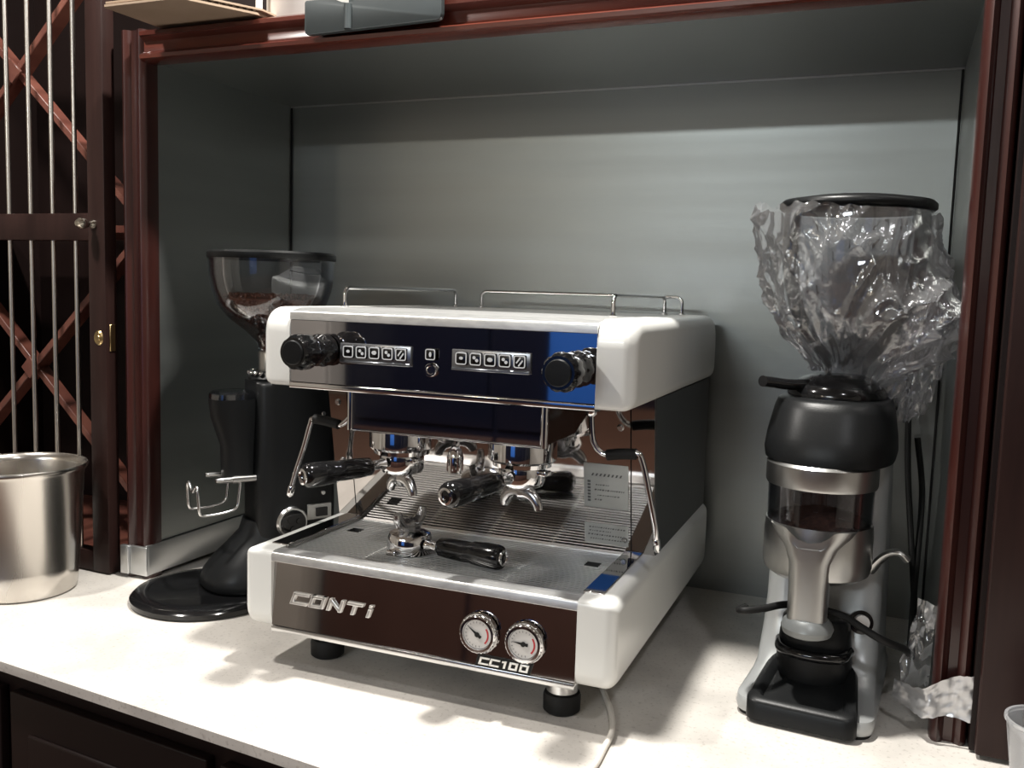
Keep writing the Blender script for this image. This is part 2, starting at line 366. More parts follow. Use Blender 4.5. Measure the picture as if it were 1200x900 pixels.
# ------------------------------------------------------------------ ice bucket
t = thing('ice_bucket', 'brushed stainless steel ice bucket on the worktop before the barred door', 'bucket', (-0.635, 0.10, 0.0), 0.0)
bm = B()
lathe(bm, [(0, 0.004), (0.088, 0.0035), (0.094, 0.0), (0.099, 0.006), (0.101, 0.03), (0.104, 0.05), (0.1035, 0.052), (0.115, 0.236), (0.121, 0.243), (0.1225, 0.248), (0.120, 0.252), (0.114, 0.249),
           (0.112, 0.236), (0.101, 0.05), (0.097, 0.012), (0, 0.010)], 72)
obj('pail', bm, 'bucket_steel', t, ang=60)
for s in (-1, 1):
    a0 = math.radians(-87 if s < 0 else 93); c = Vector((math.cos(a0), math.sin(a0), 0)); tg = Vector((-c.y, c.x, 0))
    p0 = c * 0.112 + Vector((0, 0, 0.205))
    bm = B(); lathe(bm, [(0, 0.016), (0.010, 0.014), (0.016, 0.008), (0.020, 0.0), (0, 0)], 20, p0, c); h = obj('handle_mount', bm, 'chrome_soft', t)
    bm = B(); tube(bm, smooth_pts([p0 + c * 0.012 + tg * 0.020, p0 + c * 0.018 + tg * 0.024 - Vector((0, 0, 0.025)), p0 + c * 0.016 + tg * 0.015 - Vector((0, 0, 0.055)),
              p0 + c * 0.016 - Vector((0, 0, 0.064)), p0 + c * 0.016 - tg * 0.015 - Vector((0, 0, 0.055)), p0 + c * 0.018 - tg * 0.024 - Vector((0, 0, 0.025)), p0 + c * 0.012 - tg * 0.020]), 0.004, 8)
    obj('ring_handle', bm, 'chrome_soft', t)

# ------------------------------------------------------------------ espresso machine
em = thing('espresso_machine', 'white and mirrored steel two-group espresso machine on black feet', 'espresso machine', (0, 0, 0), 0.0109)
XL, XR, CL, CR = -0.018, 0.600, 0.037, 0.5445
Y1 = 0.70
def cap(x0, x1, out, rect, rads, r, dz=(0, 0)):
    """side cover: rounded profile in (y, z), its outer edge rolled over with radius r"""
    inn = x1 if abs(out - x0) < 1e-6 else x0; sg = 1 if out > inn else -1
    (ya, za), (yb, zb) = rect; bm = B(); rings = []
    st = [(inn, 0.0)] + [(out - sg * r * (1 - math.sin(k / 6 * PI / 2)), r * (1 - math.cos(k / 6 * PI / 2))) for k in range(7)]
    for x, d in st:
        pr = rpoly([(ya + d, za + d), (yb - d, za + d), (yb - d, zb - d + dz[1]), (ya + d, zb - d + dz[0])], [max(q - d * 0.4, 0.003) for q in rads], 8)
        rings.append([bm.verts.new((x, p[0], p[1])) for p in pr])
    for q, s_ in zip(rings, rings[1:]):
        for k in range(len(q)): bm.faces.new((q[k], q[(k + 1) % len(q)], s_[(k + 1) % len(q)], s_[k]))
    bm.faces.new(rings[0]); bm.faces.new(rings[-1][::-1])
    return bm
def cap_lower(x0, x1, out): return cap(x0, x1, out, ((0.0, 0.066), (Y1, 0.194)), [0.030, 0.03, 0.012, 0.010], 0.017)
def cap_upper(x0, x1, out): return cap(x0, x1, out, ((0.045, 0.452), (Y1, 0.578)), [0.012, 0.02, 0.075, 0.040], 0.019)
for x0, x1, out in ((XL, CL, XL), (CR, XR, XR)):
    obj('lower_side_cover', cap_lower(x0, x1, out), 'white', em, ang=32)
    obj('upper_side_cover', cap_upper(x0, x1, out), 'white', em, ang=32)
# lower front
bm = B(); box(bm, (CL, 0.0, 0.0), (CR, 0.010, 0.1045), 0.0008, 1); fp = obj('front_panel', bm, 'mirror', em, mtx=Matrix.Translation((0, 0.0015, 0.0738)) @ Matrix.Rotation(math.radians(-3.6), 4, 'X')); fp['label'] = 'polished lower front panel'
bm = B(); box(bm, (CL, -0.001, 0.064), (CR, 0.05, 0.0735), 0.002, 2); obj('lower_lip', bm, 'chrome_soft', em)
bm = B(); prism(bm, rpoly([(0.0, 0.178), (0.016, 0.178), (0.040, 0.182), (0.040, 0.190), (0.020, 0.194), (0.002, 0.192)], [0.001, 0, 0, 0.002, 0.004, 0.004], 4), 0, CL, CR)
obj('front_rim', bm, 'rim_steel', em, ang=50)
bm = B(); box(bm, (CL, 0.020, 0.075), (CR, 0.69, 0.170)); obj('lower_body', bm, 'grey_panel', em)
# lettering
def letters(word, x0, z0, h, total, y0, y1, slant, gap=0.16):
    """block capitals built from mitred bars; each glyph is drawn on a 1 x 1 cell"""
    w_ = 0.25
    G_ = {'C': [[(1, 1 - w_ / 2), (w_ * 0.5, 1 - w_ / 2), (w_ * 0.35, w_ / 2), (1, w_ / 2)]],
          'O': [[(0.18, w_ / 2), (0.86, w_ / 2), (0.86, 1 - w_ / 2), (0.14, 1 - w_ / 2), (0.14, w_ / 2)]],
          'N': [[(0.13, 0), (0.13, 1)], [(0.13, 0.88), (0.87, 0.12)], [(0.87, 0), (0.87, 1)]],
          'T': [[(0, 1 - w_ / 2), (1, 1 - w_ / 2)], [(0.5, 0), (0.5, 1 - w_)]], 'I': [[(0.3, 0), (0.3, 0.68)], [(0.3, 0.80), (0.3, 1.0)]],
          '1': [[(0.5, 0), (0.5, 1)], [(0.12, 0.80), (0.5, 0.90)]], '0': [[(0.18, w_ / 2), (0.86, w_ / 2), (0.86, 1 - w_ / 2), (0.14, 1 - w_ / 2), (0.14, w_ / 2)]]}
    adv = {'I': 0.6, '1': 0.75}; L = sum(adv.get(c, 1) + gap for c in word) - gap; u = (total - slant * h) / L; x = x0; out = []
    for c in word:
        bm = B()
        for line in G_[c]:
            for (ax_, az), (bx_, bz) in zip(line, line[1:]):
                dx, dz_ = (bx_ - ax_) * u, (bz - az) * h; l = math.hypot(dx, dz_); ex, ez = dx / l, dz_ / l; tw = w_ * h / 2
                thx = tw * (1.25 if abs(ez) > 0.8 else 1.0); e_ = tw if len(line) > 2 else 0.0
                P = [(ax_ * u - ex * e_ - ez * thx, az * h - ez * e_ + ex * tw), (ax_ * u - ex * e_ + ez * thx, az * h - ez * e_ - ex * tw), (bx_ * u + ex * e_ + ez * thx, bz * h + ez * e_ - ex * tw), (bx_ * u + ex * e_ - ez * thx, bz * h + ez * e_ + ex * tw)]
                P = [(px, min(max(pz, 0), h)) for px, pz in P]
                prism(bm, [(x + px + slant * pz, z0 + pz) for px, pz in P], 1, y0, y1, bev=tw * 0.45, seg=2)
        out.append(bm); x += (adv.get(c, 1) + gap) * u
    return out
for bm in letters('CONTI', 0.071, 0.1135, 0.0200, 0.156, 0.0006, 0.0065, 0.35): obj('letter', bm, 'bright_steel', fp, ang=20)
for bm in letters('CC100', 0.3985, 0.0763, 0.0115, 0.079, -0.0012, 0.0022, 0.25, 0.2): obj('letter', bm, 'bright_steel', fp, ang=20)
bm = B(); prism(bm, [(0.3925, 0.0735), (0.478, 0.0735), (0.4825, 0.0905), (0.397, 0.0905)], 1, 0.0002, 0.0035); obj('badge_backing', bm, 'black_matte', fp)
# gauges
for gx, gz, na in ((0.3985, 0.1225, 145), (0.4695, 0.1205, 175)):
    bm = B(); lathe(bm, [(0, 0.0), (0.0295, 0.0), (0.0300, 0.006), (0.0285, 0.010), (0.026, 0.0125), (0.0225, 0.0125), (0.0215, 0.009), (0, 0.009)], 56, (gx, 0.003, gz), (0, -1, 0))
    for k in range(26):
        a = 2 * PI * k / 26
        tube(bm, [(gx + 0.0293 * math.cos(a), 0.003, gz + 0.0293 * math.sin(a)), (gx + 0.0272 * math.cos(a), -0.0085, gz + 0.0272 * math.sin(a))], 0.0012, 5)
    g = obj('pressure_gauge', bm, 'chrome', em, ang=30)
    bm = B(); lathe(bm, [(0, 0.0), (0.0212, 0.0), (0.0212, 0.0006), (0, 0.0006)], 40, (gx, -0.0062, gz), (0, -1, 0)); obj('dial', bm, 'dial', g)
    bm = B()
    for k in range(10):
        a = math.radians(-40 + k * 8)
        box(bm, (0.0155, -0.0005, -0.0013), (0.0178, 0, 0.0013), mtx=Matrix.Translation((gx, -0.0069, gz)) @ Matrix.Rotation(-a, 4, 'Y'))
    obj('red_scale', bm, 'red', g)
    bm = B()
    for k in range(14):
        a = math.radians(60 + k * 17)
        box(bm, (0.0165, -0.0004, -0.0003), (0.019, 0, 0.0003), mtx=Matrix.Translation((gx, -0.0069, gz)) @ Matrix.Rotation(-a, 4, 'Y'))
    obj('tick_marks', bm, 'ink', g)
    bm = B(); Rn = Matrix.Translation((gx, -0.0072, gz)) @ Matrix.Rotation(-math.radians(na), 4, 'Y')
    prism(bm, [(-0.007, -0.0022), (0.003, -0.0016), (0.0165, 0), (0.003, 0.0016), (-0.007, 0.0022)], 1, -0.001, 0)
    bmesh.ops.transform(bm, matrix=Rn, verts=bm.verts)
    lathe(bm, [(0, 0.002), (0.0035, 0.002), (0.0035, 0), (0, 0)], 14, (gx, -0.0072, gz), (0, -1, 0)); obj('needle', bm, 'black_matte', g)
# feet
for fx, fy in ((0.083, 0.092), (0.505, 0.068), (0.083, 0.62), (0.505, 0.62)):
    bm = B(); lathe(bm, [(0, 0.0), (0.024, 0.0), (0.0275, 0.003), (0.028, 0.024), (0.026, 0.029), (0, 0.030)], 32, (fx, fy, 0)); ft = obj('foot', bm, 'black_matte', em)
    bm = B(); lathe(bm, [(0.021, 0.029), (0.0235, 0.032), (0.0235, 0.066), (0, 0.066)], 32, (fx, fy, 0)); obj('foot_collar', bm, 'chrome_soft', ft)
# drip tray
YB = 0.265
bm = B(); box(bm, (CL, 0.040, 0.171), (CR, YB, 0.177)); obj('drip_pan', bm, 'black_matte', em)
for x0, x1 in ((0.010, CL + 0.004), (CR - 0.004, 0.571)):
    bm = B(); box(bm, (x0, 0.038, 0.1905), (x1, YB - 0.003, 0.1962), 0.001, 1); obj('tray_side_strip', bm, 'mirror', em)
bm = B(); nsl = 27
for k in range(nsl):
    y = 0.050 + (0.258 - 0.050) * k / (nsl - 1)
    seg = [(0.0405, 0.5410)]
    if 17 <= k <= 19: seg = [(0.0405, 0.060), (0.084, 0.495), (0.519, 0.5410)]
    for a, b in seg: box(bm, (a, y - 0.0018, 0.1860), (b, y + 0.0018, 0.1875))
for x in (0.0415, 0.17, 0.29, 0.41, 0.5400):
    box(bm, (x - 0.0015, 0.046, 0.1780), (x + 0.0015, 0.262, 0.1858))
for y in (0.0455, 0.262): box(bm, (0.0405, y - 0.0025, 0.178), (0.5410, y + 0.0025, 0.1880))
g = obj('drip_grate', bm, 'steel_grate', em); g['kind'] = 'stuff'
# leaning splash panels
tb = math.atan2(0.045, 0.26)
Rb = Matrix.Translation((0, YB, 0.185)) @ Matrix.Rotation(tb, 4, 'X')
for nm, x0, x1 in (('splash_panel', 0.0325, 0.5500), ('splash_side_panel', -0.006, 0.0305), ('splash_side_panel', 0.5520, 0.589)):
    bm = B(); box(bm, (x0, 0.0, 0.001), (x1, 0.004, 0.272)); sp = obj(nm, bm, 'mirror', em, mtx=Rb)
    if nm == 'splash_panel': splash = sp
bm = B(); prism(bm, [(YB + 0.006, 0.19), (YB - 0.036, 0.452), (0.695, 0.452), (0.695, 0.19)], 0, -0.007, 0.590); bd = obj('body_housing', bm, 'grey_panel', em)
for bx, bz in ((0.012, 0.115), (0.012, 0.225), (0.534, 0.222), (0.540, 0.03)):
    bm = B(); lathe(bm, [(0, 0.004), (0.004, 0.004), (0.006, 0.0), (0, 0)], 14, (bx, 0.0, bz), (0, -1, 0)); obj('bolt', bm, 'chrome_soft', em, mtx=Rb)
# printed plates on the splash panel
for z0, z1, rows in ((0.082, 0.158, [(0.137, 0.0045, 0.485, 0.536), (0.121, 0.0016, 0.492, 0.515), (0.112, 0.0024, 0.490, 0.540), (0.103, 0.0015, 0.495, 0.535), (0.095, 0.0022, 0.490, 0.505)]),
                     (0.018, 0.054, [(0.046, 0.0020, 0.480, 0.540), (0.040, 0.0015, 0.480, 0.520), (0.033, 0.0022, 0.478, 0.541), (0.026, 0.0018, 0.482, 0.540)])):
    bm = B(); box(bm, (0.472, -0.0012, z0), (0.5465, 0.0, z1), 0.0004, 1); lb = obj('rating_plate', bm, 'label', splash, mtx=Rb)
    bm = B()
    for zz, h, a, b in rows:
        x = a
        while x < b - 0.002:
            wd = random.choice((0.0018, 0.0028, 0.0040)) if h < 0.004 else 0.0035
            sh = 0.0008 if h < 0.004 else 0.0022
            prism(bm, [(x, zz), (x + wd * 0.8, zz), (x + wd * 0.8 + sh, zz + h), (x + sh, zz + h)], 1, -0.0017, -0.0013); x += wd + 0.0014 + (0.0018 if h > 0.004 else 0)
    if z0 > 0.05:
        for k in range(7): box(bm, (0.4785, -0.0017, 0.092 + k * 0.0055), (0.4835, -0.0013, 0.0955 + k * 0.0055))
    o = obj('plate_print', bm, 'ink', splash, smooth=False, mtx=Rb)
# upper body
bm = B(); box(bm, (CL, 0.060, 0.456), (CR, 0.685, 0.568)); obj('upper_body', bm, 'grey_panel', em)
bm = B(); prism(bm, rpoly([(0.0455, 0.5590), (0.062, 0.5590), (0.690, 0.568), (0.690, 0.5765), (0.075, 0.5775), (0.0455, 0.5725)], [0, 0, 0, 0.002, 0.010, 0.004], 5), 0, CL + 0.0003, CR - 0.0003)
obj('cup_tray', bm, 'rim_steel', em, ang=45)
bm = B(); box(bm, (CL, 0.047, 0.4600), (CR, 0.0595, 0.5588), 0.0006, 1); up = obj('control_panel', bm, 'mirror_dark', em); up['label'] = 'dark mirrored control panel'
bm = B(); prism(bm, rpoly([(0.0445, 0.4500), (0.075, 0.4470), (0.075, 0.4598), (0.0445, 0.4598)], [0.004, 0, 0, 0.002], 4), 0, CL, CR); obj('lower_strip', bm, 'chrome', em, ang=50)
# cup rails
def rail(p, q, r=0.0035, zt=0.6115, zb=0.575):
    p = Vector(p); q = Vector(q); d = (q - p).normalized(); rr = 0.012
    P = [(p.x, p.y, zb), (p.x, p.y, zt - rr)]
    for k in range(1, 6):
        a = k / 5 * PI / 2; P.append((p.x + d.x * rr * (1 - math.cos(a)), p.y + d.y * rr * (1 - math.cos(a)), zt - rr + rr * math.sin(a)))
    Q = [(q.x - d.x * rr * (1 - math.cos(a)), q.y - d.y * rr * (1 - math.cos(a)), zt - rr + rr * math.sin(a)) for a in [k / 5 * PI / 2 for k in range(5, 0, -1)]]
    bm = B(); tube(bm, P + Q + [(q.x, q.y, zt - rr), (q.x, q.y, zb)], r, 10)
    for c in (p, q): lathe(bm, [(0.0035, 0.006), (0.007, 0.004), (0.007, 0.0), (0.0035, 0)], 14, (c.x, c.y, zb + 0.001))
    obj('cup_rail', bm, 'chrome', em, ang=50)
rail((0.050, 0.185, 0), (0.050, 0.625, 0)); rail((0.512, 0.235, 0), (0.512, 0.60, 0)); rail((0.105, 0.640, 0), (0.543, 0.615, 0))
# steam knobs
def steam_knob(x, z):
    c = (x, 0.047, z); d = (0, -1, 0)
    bm = B(); lathe(bm, [(0.017, 0.0), (0.0245, 0.002), (0.026, 0.012), (0.0255, 0.020), (0.021, 0.025), (0.0195, 0.034), (0.020, 0.040), (0.0255, 0.048), (0.0275, 0.056), (0.0275, 0.074), (0.0255, 0.082), (0.0225, 0.0865), (0, 0.0865)], 60, c, d)
    for v in bm.verts:
        p = v.co - Vector(c); h = -p.y; rad = Vector((p.x, 0, p.z)); r = rad.length
        if 0.045 < h < 0.083 and r > 0.02 or 0.006 < h < 0.022 and r > 0.02:
            a = math.atan2(p.z, p.x); k = 1 - 0.075 * (0.5 - 0.5 * math.cos(a * 10)) ** 2
            v.co = Vector(c) + Vector((p.x * k, p.y, p.z * k))
    kn = obj('steam_knob', bm, 'black_gloss', em, ang=50)
    bm = B(); lathe(bm, [(0.0185, 0.0), (0.0185, 0.0015), (0.017, 0.003), (0, 0.0035)], 36, (x, 0.047 - 0.0862, z), d); obj('knob_cap', bm, 'black_satin', kn)
steam_knob(0.1035, 0.5135); steam_knob(0.5185, 0.5085)
# key pads
def ringbm(bm, cx, cz, s, t_, r, y0, y1, n=4):
    o_ = rpoly([(cx - s, cz - s), (cx + s, cz - s), (cx + s, cz + s), (cx - s, cz + s)], r, n)
    i_ = rpoly([(cx - s + t_, cz - s + t_), (cx + s - t_, cz - s + t_), (cx + s - t_, cz + s - t_), (cx - s + t_, cz + s - t_)], max(r - t_, 0.0003), n)
    A = [bm.verts.new((p[0], y0, p[1])) for p in o_]; Bq = [bm.verts.new((p[0], y0, p[1])) for p in i_]
    C_ = [bm.verts.new((p[0], y1, p[1])) for p in o_]; D_ = [bm.verts.new((p[0], y1, p[1])) for p in i_]; N = len(o_)
    for k in range(N):
        j = (k + 1) % N
        bm.faces.new((A[k], A[j], Bq[j], Bq[k])); bm.faces.new((A[k], A[j], C_[j], C_[k])); bm.faces.new((Bq[k], Bq[j], D_[j], D_[k]))
def button(parent, bx, bz, s, kind):
    bm = B(); box(bm, (bx - s, 0.0405, bz - s), (bx + s, 0.0440, bz + s), 0.0015, 2); bt = obj('button', bm, 'black_gloss', parent)
    bm = B(); ringbm(bm, bx, bz, s * 0.93, s * 0.17, s * 0.42, 0.0399, 0.0404)
    if kind in (0, 2): 
        lathe(bm, [(0, 0.0005), (s * (0.38 if kind else 0.28), 0.0005), (s * (0.38 if kind else 0.28), 0)], 12, (bx, 0.0404, bz + s * 0.05), (0, -1, 0), ell=(1.15, 0.85))
    elif kind in (1, 3):
        for dx, dz in ((-0.2, 0.22), (0.24, -0.18)):
            lathe(bm, [(0, 0.0005), (s * 0.26, 0.0005), (s * 0.26, 0)], 10, (bx + dx * s, 0.0404, bz + dz * s), (0, -1, 0))
    elif kind == 4:
        for dx in (-0.22, 0.22):
            prism(bm, [(bx + (dx - 0.5) * s * 0.8, bz + (-0.35 - dx) * s), (bx + (dx - 0.3) * s * 0.8, bz + (-0.5 - dx) * s), (bx + (dx + 0.5) * s * 0.8, bz + (0.35 - dx) * s), (bx + (dx + 0.3) * s * 0.8, bz + (0.5 - dx) * s)], 1, 0.0399, 0.0404)
    else:
        lathe(bm, [(0, 0.0005), (s * 0.3, 0.0005), (s * 0.3, 0)], 10, (bx, 0.0404, bz), (0, -1, 0), ell=(0.8, 1.5))
    return bt, bm
for x0 in (0.1315, 0.3235):
    bm = B(); box(bm, (x0, 0.0430, 0.4965), (x0 + 0.1245, 0.0475, 0.5265), 0.0015, 2)
    box(bm, (x0 + 0.001, 0.0405, 0.4955), (x0 + 0.1235, 0.0435, 0.5000), 0.001, 1)
    kp = obj('keypad', bm, 'keypad', em)
    for k in range(5):
        bt, pm = button(kp, x0 + 0.0165 + 0.0230 * k, 0.5135, 0.0098, k)
        obj('button_icon', pm, 'print_white', kp, smooth=False)
bt, pm = button(up, 0.2895, 0.5165, 0.0088, 9); obj('button_icon', pm, 'print_white', up, smooth=False)
bm = B(); lathe(bm, [(0.0, 0.0), (0.0105, 0.0), (0.0105, 0.004), (0.009, 0.0065), (0.0065, 0.0065), (0.0055, 0.004), (0, 0.004)], 30, (0.2895, 0.047, 0.4930), (0, -1, 0)); obj('push_switch', bm, 'chrome', up)
# group cover
bm = B(); box(bm, (0.1300, 0.080, 0.3870), (0.4540, 0.235, 0.449), 0.001, 1); gc = obj('group_cover', bm, 'mirror_dark', em)
for x in (0.1275, 0.4580):
    bm = B(); tube(bm, [(x, 0.0835, 0.385), (x, 0.0835, 0.450)], 0.0055, 14); obj('corner_trim', bm, 'chrome', gc)
bm = B(); box(bm, (0.1270, 0.0785, 0.3840), (0.4600, 0.0850, 0.3870), 0.001, 1); obj('bottom_trim', bm, 'chrome_soft', gc)
bm = B(); box(bm, (0.4545, 0.085, 0.387), (0.4575, 0.235, 0.449), 0.0005, 1); obj('side_cover', bm, 'black_gloss', gc); bm = B(); box(bm, (0.1265, 0.085, 0.387), (0.1295, 0.235, 0.449), 0.0005, 1); obj('side_cover', bm, 'black_gloss', gc)
GX = (0.190, 0.402); GY = 0.142
for gx in GX:
    bm = B(); lathe(bm, [(0, 0.388), (0.053, 0.388), (0.054, 0.384), (0.054, 0.356), (0.050, 0.352), (0.047, 0.352), (0.046, 0.345), (0.040, 0.343), (0, 0.343)], 56, (gx, GY, 0)); obj('group_head', bm, 'chrome', em)
# hot water outlet and small dial between the groups
bm = B(); tube(bm, [(0.300, 0.125, 0.388), (0.298, 0.118, 0.368)], 0.005, 10); lathe(bm, [(0.006, 0.0), (0.0105, -0.006), (0.0135, -0.020), (0.0125, -0.040), (0.010, -0.042), (0, -0.040)], 20, (0.298, 0.118, 0.368), (0, 0, 1))
for k in range(8):
    a = 2 * PI * k / 8; tube(bm, [(0.298 + 0.012 * math.cos(a), 0.118 + 0.012 * math.sin(a), 0.352), (0.298 + 0.012 * math.cos(a), 0.118 + 0.012 * math.sin(a), 0.330)], 0.0022, 6)
obj('water_outlet', bm, 'chrome', em)
# steam wands
def wand(ctrl, grip, tip):
    bm = B(); tube(bm, smooth_pts(ctrl, 8), 0.0046, 12)
    lathe(bm, [(0.0048, 0.0), (0.0085, -0.004), (0.0085, -0.014), (0.0048, -0.018)], 20, Vector(ctrl[0]) - Vector((0, 0, 0.002)))
    wd = obj('steam_wand', bm, 'chrome', em, ang=50)
    bm = B(); tube(bm, smooth_pts(grip, 6), 0.0085, 16); obj('wand_grip', bm, 'black_matte', wd)
    bm = B(); d = (Vector(ctrl[-1]) - Vector(ctrl[-2])).normalized(); tube(bm, [Vector(ctrl[-1]) - d * 0.012, Vector(ctrl[-1]) - d * 0.009, Vector(ctrl[-1]) + d * 0.006, Vector(ctrl[-1]) + d * 0.010], [0.0045, 0.0062, 0.0062, 0.003], 12); obj('wand_nozzle', bm, 'chrome', wd)
wand([(0.507, 0.155, 0.448), (0.508, 0.155, 0.415), (0.512, 0.155, 0.390), (0.523, 0.155, 0.375), (0.540, 0.155, 0.372), (0.578, 0.155, 0.378), (0.589, 0.155, 0.366), (0.601, 0.155, 0.320), (0.611, 0.160, 0.270), (0.6145, 0.165, 0.238)],
     [(0.534, 0.155, 0.371), (0.555, 0.155, 0.3745), (0.579, 0.155, 0.3765)], None)
wand([(0.085, 0.155, 0.448), (0.085, 0.155, 0.410), (0.081, 0.155, 0.393), (0.066, 0.155, 0.380), (0.050, 0.155, 0.379), (0.010, 0.155, 0.385), (0.002, 0.155, 0.374), (-0.010, 0.155, 0.335), (-0.028, 0.155, 0.285), (-0.0375, 0.155, 0.252)],
     [(0.060, 0.155, 0.3785), (0.036, 0.155, 0.3825), (0.011, 0.155, 0.3845)], None)

# ------------------------------------------------------------------ portafilters (modelled along -Y from the basket centre; z = 0 at the basket rim top)
def portafilter(label, loc, rz, mtx=None, grp='portafilters'):
    t = thing('portafilter', label, 'portafilter', loc, rz, grp)
    if mtx is None: mtx = Matrix.Identity(4)
    bm = B(); lathe(bm, [(0.030, 0.0), (0.0355, 0.0), (0.0365, -0.003), (0.0365, -0.024), (0.033, -0.031), (0.022, -0.036), (0, -0.037), (0, -0.028), (0.028, -0.026), (0.030, -0.02)], 44, close=True)
    for s in (-1, 1): box(bm, (s * 0.034 - 0.006, -0.009, -0.011), (s * 0.034 + 0.010 * s + 0.006 * (1 if s < 0 else 1), 0.009, -0.003), 0.002, 2)
    obj('basket_holder', bm, 'chrome', t, mtx=mtx)
    bm = B(); tube(bm, [(0, -0.033, -0.016), (0, -0.045, -0.016), (0, -0.060, -0.017), (0, -0.066, -0.017)], [0.011, 0.0075, 0.0085, 0.0105], 18); obj('neck', bm, 'chrome', t, mtx=mtx)
    bm = B(); zz = -0.017
    P = [(-0.060, 0.012), (-0.063, 0.0145), (-0.080, 0.0160), (-0.110, 0.0165), (-0.122, 0.0160), (-0.126, 0.0178), (-0.150, 0.0193), (-0.170, 0.0193), (-0.176, 0.0178), (-0.180, 0.0130)]
    tube(bm, [(0, y, zz - 0.004 * i / 9) for i, (y, r) in enumerate(P)], [r for y, r in P], 28)
    h = obj('handle', bm, 'black_gloss', t, mtx=mtx, ang=50)
    bm = B(); lathe(bm, [(0.0125, 0.0), (0.0125, 0.002), (0.0095, 0.003), (0.0075, -0.001), (0, -0.001)], 24, (0, -0.1798, zz - 0.004), (0, -1, 0)); obj('handle_cap', bm, 'chrome', h, mtx=mtx)
    # spout: hub and two curved open channels
    bm = B(); lathe(bm, [(0.010, -0.034), (0.010, -0.046), (0.007, -0.052), (0, -0.052)], 20)
    for s in (-1, 1):
        pts = smooth_pts([(0, 0, -0.043), (s * 0.010, 0, -0.043), (s * 0.022, 0, -0.048), (s * 0.030, 0, -0.058), (s * 0.0325, 0, -0.067)], 6)
        n = len(pts); tube(bm, pts, [0.0145 - 0.0065 * i / (n - 1) for i in range(n)], 14, flat=0.75)
    obj('spout', bm, 'chrome_soft', t, mtx=mtx, ang=50)
    return t
M0 = Matrix.Rotation(0.0109, 3, 'Z')
def mloc(x, y, z): return M0 @ Vector((x, y, z))
portafilter('black-handled portafilter locked in the left group of the machine', mloc(GX[0], GY, 0.345), math.radians(-27) + 0.0109)
portafilter('black-handled portafilter locked in the right group of the machine', mloc(GX[1], GY, 0.345), math.radians(-15) + 0.0109)
flip = Matrix.Translation((0, 0, 0.0)) @ Matrix.Rotation(PI, 4, 'Y')
pf = portafilter('portafilter lying upside down on the drip grate, spout pointing up', mloc(0.219, 0.120, 0.1885), math.radians(80) + 0.0109, mtx=flip)

# white water/power cable from under the machine
bm = B(); tube(bm, smooth_pts([(0.53, 0.18, 0.0045), (0.575, 0.09, 0.0045), (0.594, 0.03, 0.0045), (0.598, -0.02, 0.005), (0.600, -0.07, 0.0045), (0.594, -0.13, 0.0045), (0.589, -0.20, 0.0045), (0.588, -0.235, 0.003)], 8), 0.0045, 10)
cb = obj('power_cable', bm, 'cable_white', em, mtx=Matrix.Rotation(-0.0109, 4, 'Z')); cb['label'] = 'cream cable'

# ------------------------------------------------------------------ left grinder (local frame faces -Y)
gl = thing('coffee_grinder', 'tall satin black grinder with clear bean hopper and round base, left of the machine', 'coffee grinder', (-0.205, 0.335, 0.0), math.radians(-32))
bm = B(); lathe(bm, [(0, 0.0), (0.126, 0.0), (0.131, 0.004), (0.131, 0.012), (0.124, 0.019), (0.100, 0.022), (0.096, 0.0195), (0, 0.0195)], 72, (0, 0, 0)); bmesh.ops.scale(bm, vec=(1.065, 1.065, 1), verts=bm.verts); bmesh.ops.translate(bm, vec=(-0.010, -0.138, 0), verts=bm.verts); obj('base_disc', bm, 'black_gloss', gl)
bm = B()   # flared foot between disc and column
def loft(bm, secs, n=36, p=2.0, cap=True):
    """secs: (cx, cy, z, ax, ay) superellipse rings"""
    R_ = []
    for cx, cy, z, ax, ay in secs:
        ring = []
        for k in range(n):
            a = 2 * PI * k / n; c, s = math.cos(a), math.sin(a)
            ring.append(bm.verts.new((cx + ax * math.copysign(abs(c) ** (2 / p), c), cy + ay * math.copysign(abs(s) ** (2 / p), s), z)))
        R_.append(ring)
    for q, s in zip(R_, R_[1:]):
        for k in range(n): bm.faces.new((q[k], q[(k + 1) % n], s[(k + 1) % n], s[k]))
    if cap: bm.faces.new(R_[0][::-1]); bm.faces.new(R_[-1])
loft(bm, [(-0.004, -0.062, 0.019, 0.084, 0.080), (-0.004, -0.062, 0.028, 0.089, 0.086), (-0.004, -0.058, 0.05, 0.087, 0.083), (-0.003, -0.046, 0.075, 0.078, 0.076), (0, -0.028, 0.10, 0.067, 0.069), (0, -0.005, 0.125, 0.060, 0.068), (0, 0.005, 0.15, 0.059, 0.07)], 44, 2.3)
obj('foot', bm, 'black_satin', gl, ang=60)
bm = B(); prism(bm, rpoly([(-0.052, -0.055), (0.059, -0.055), (0.059, 0.105), (-0.052, 0.105)], [0.03, 0.03, 0.02, 0.02], 8), 2, 0.045, 0.425, bev=0.010, seg=4); obj('body', bm, 'black_satin', gl, ang=40)
bm = B(); loft(bm, [(0.004, -0.080, 0.235, 0.029, 0.030), (0.004, -0.080, 0.30, 0.031, 0.032), (0.004, -0.088, 0.355, 0.038, 0.042), (0.004, -0.090, 0.392, 0.040, 0.044)], 36, 2.6); ch = obj('dispensing_chute', bm, 'black_satin', gl, ang=50)
bm = B(); loft(bm, [(0.004, -0.090, 0.3925, 0.040, 0.044), (0.004, -0.090, 0.402, 0.039, 0.043), (0.004, -0.090, 0.407, 0.032, 0.035)], 30, 2.6); obj('chute_lid', bm, 'glass_smoke', ch)
bm = B(); lathe(bm, [(0, 0.424), (0.045, 0.424), (0.046, 0.430), (0.041, 0.436), (0.038, 0.444), (0, 0.444)], 40, (0, -0.01, 0)); col = obj('adjusting_collar', bm, 'black_satin', gl)
bm = B()
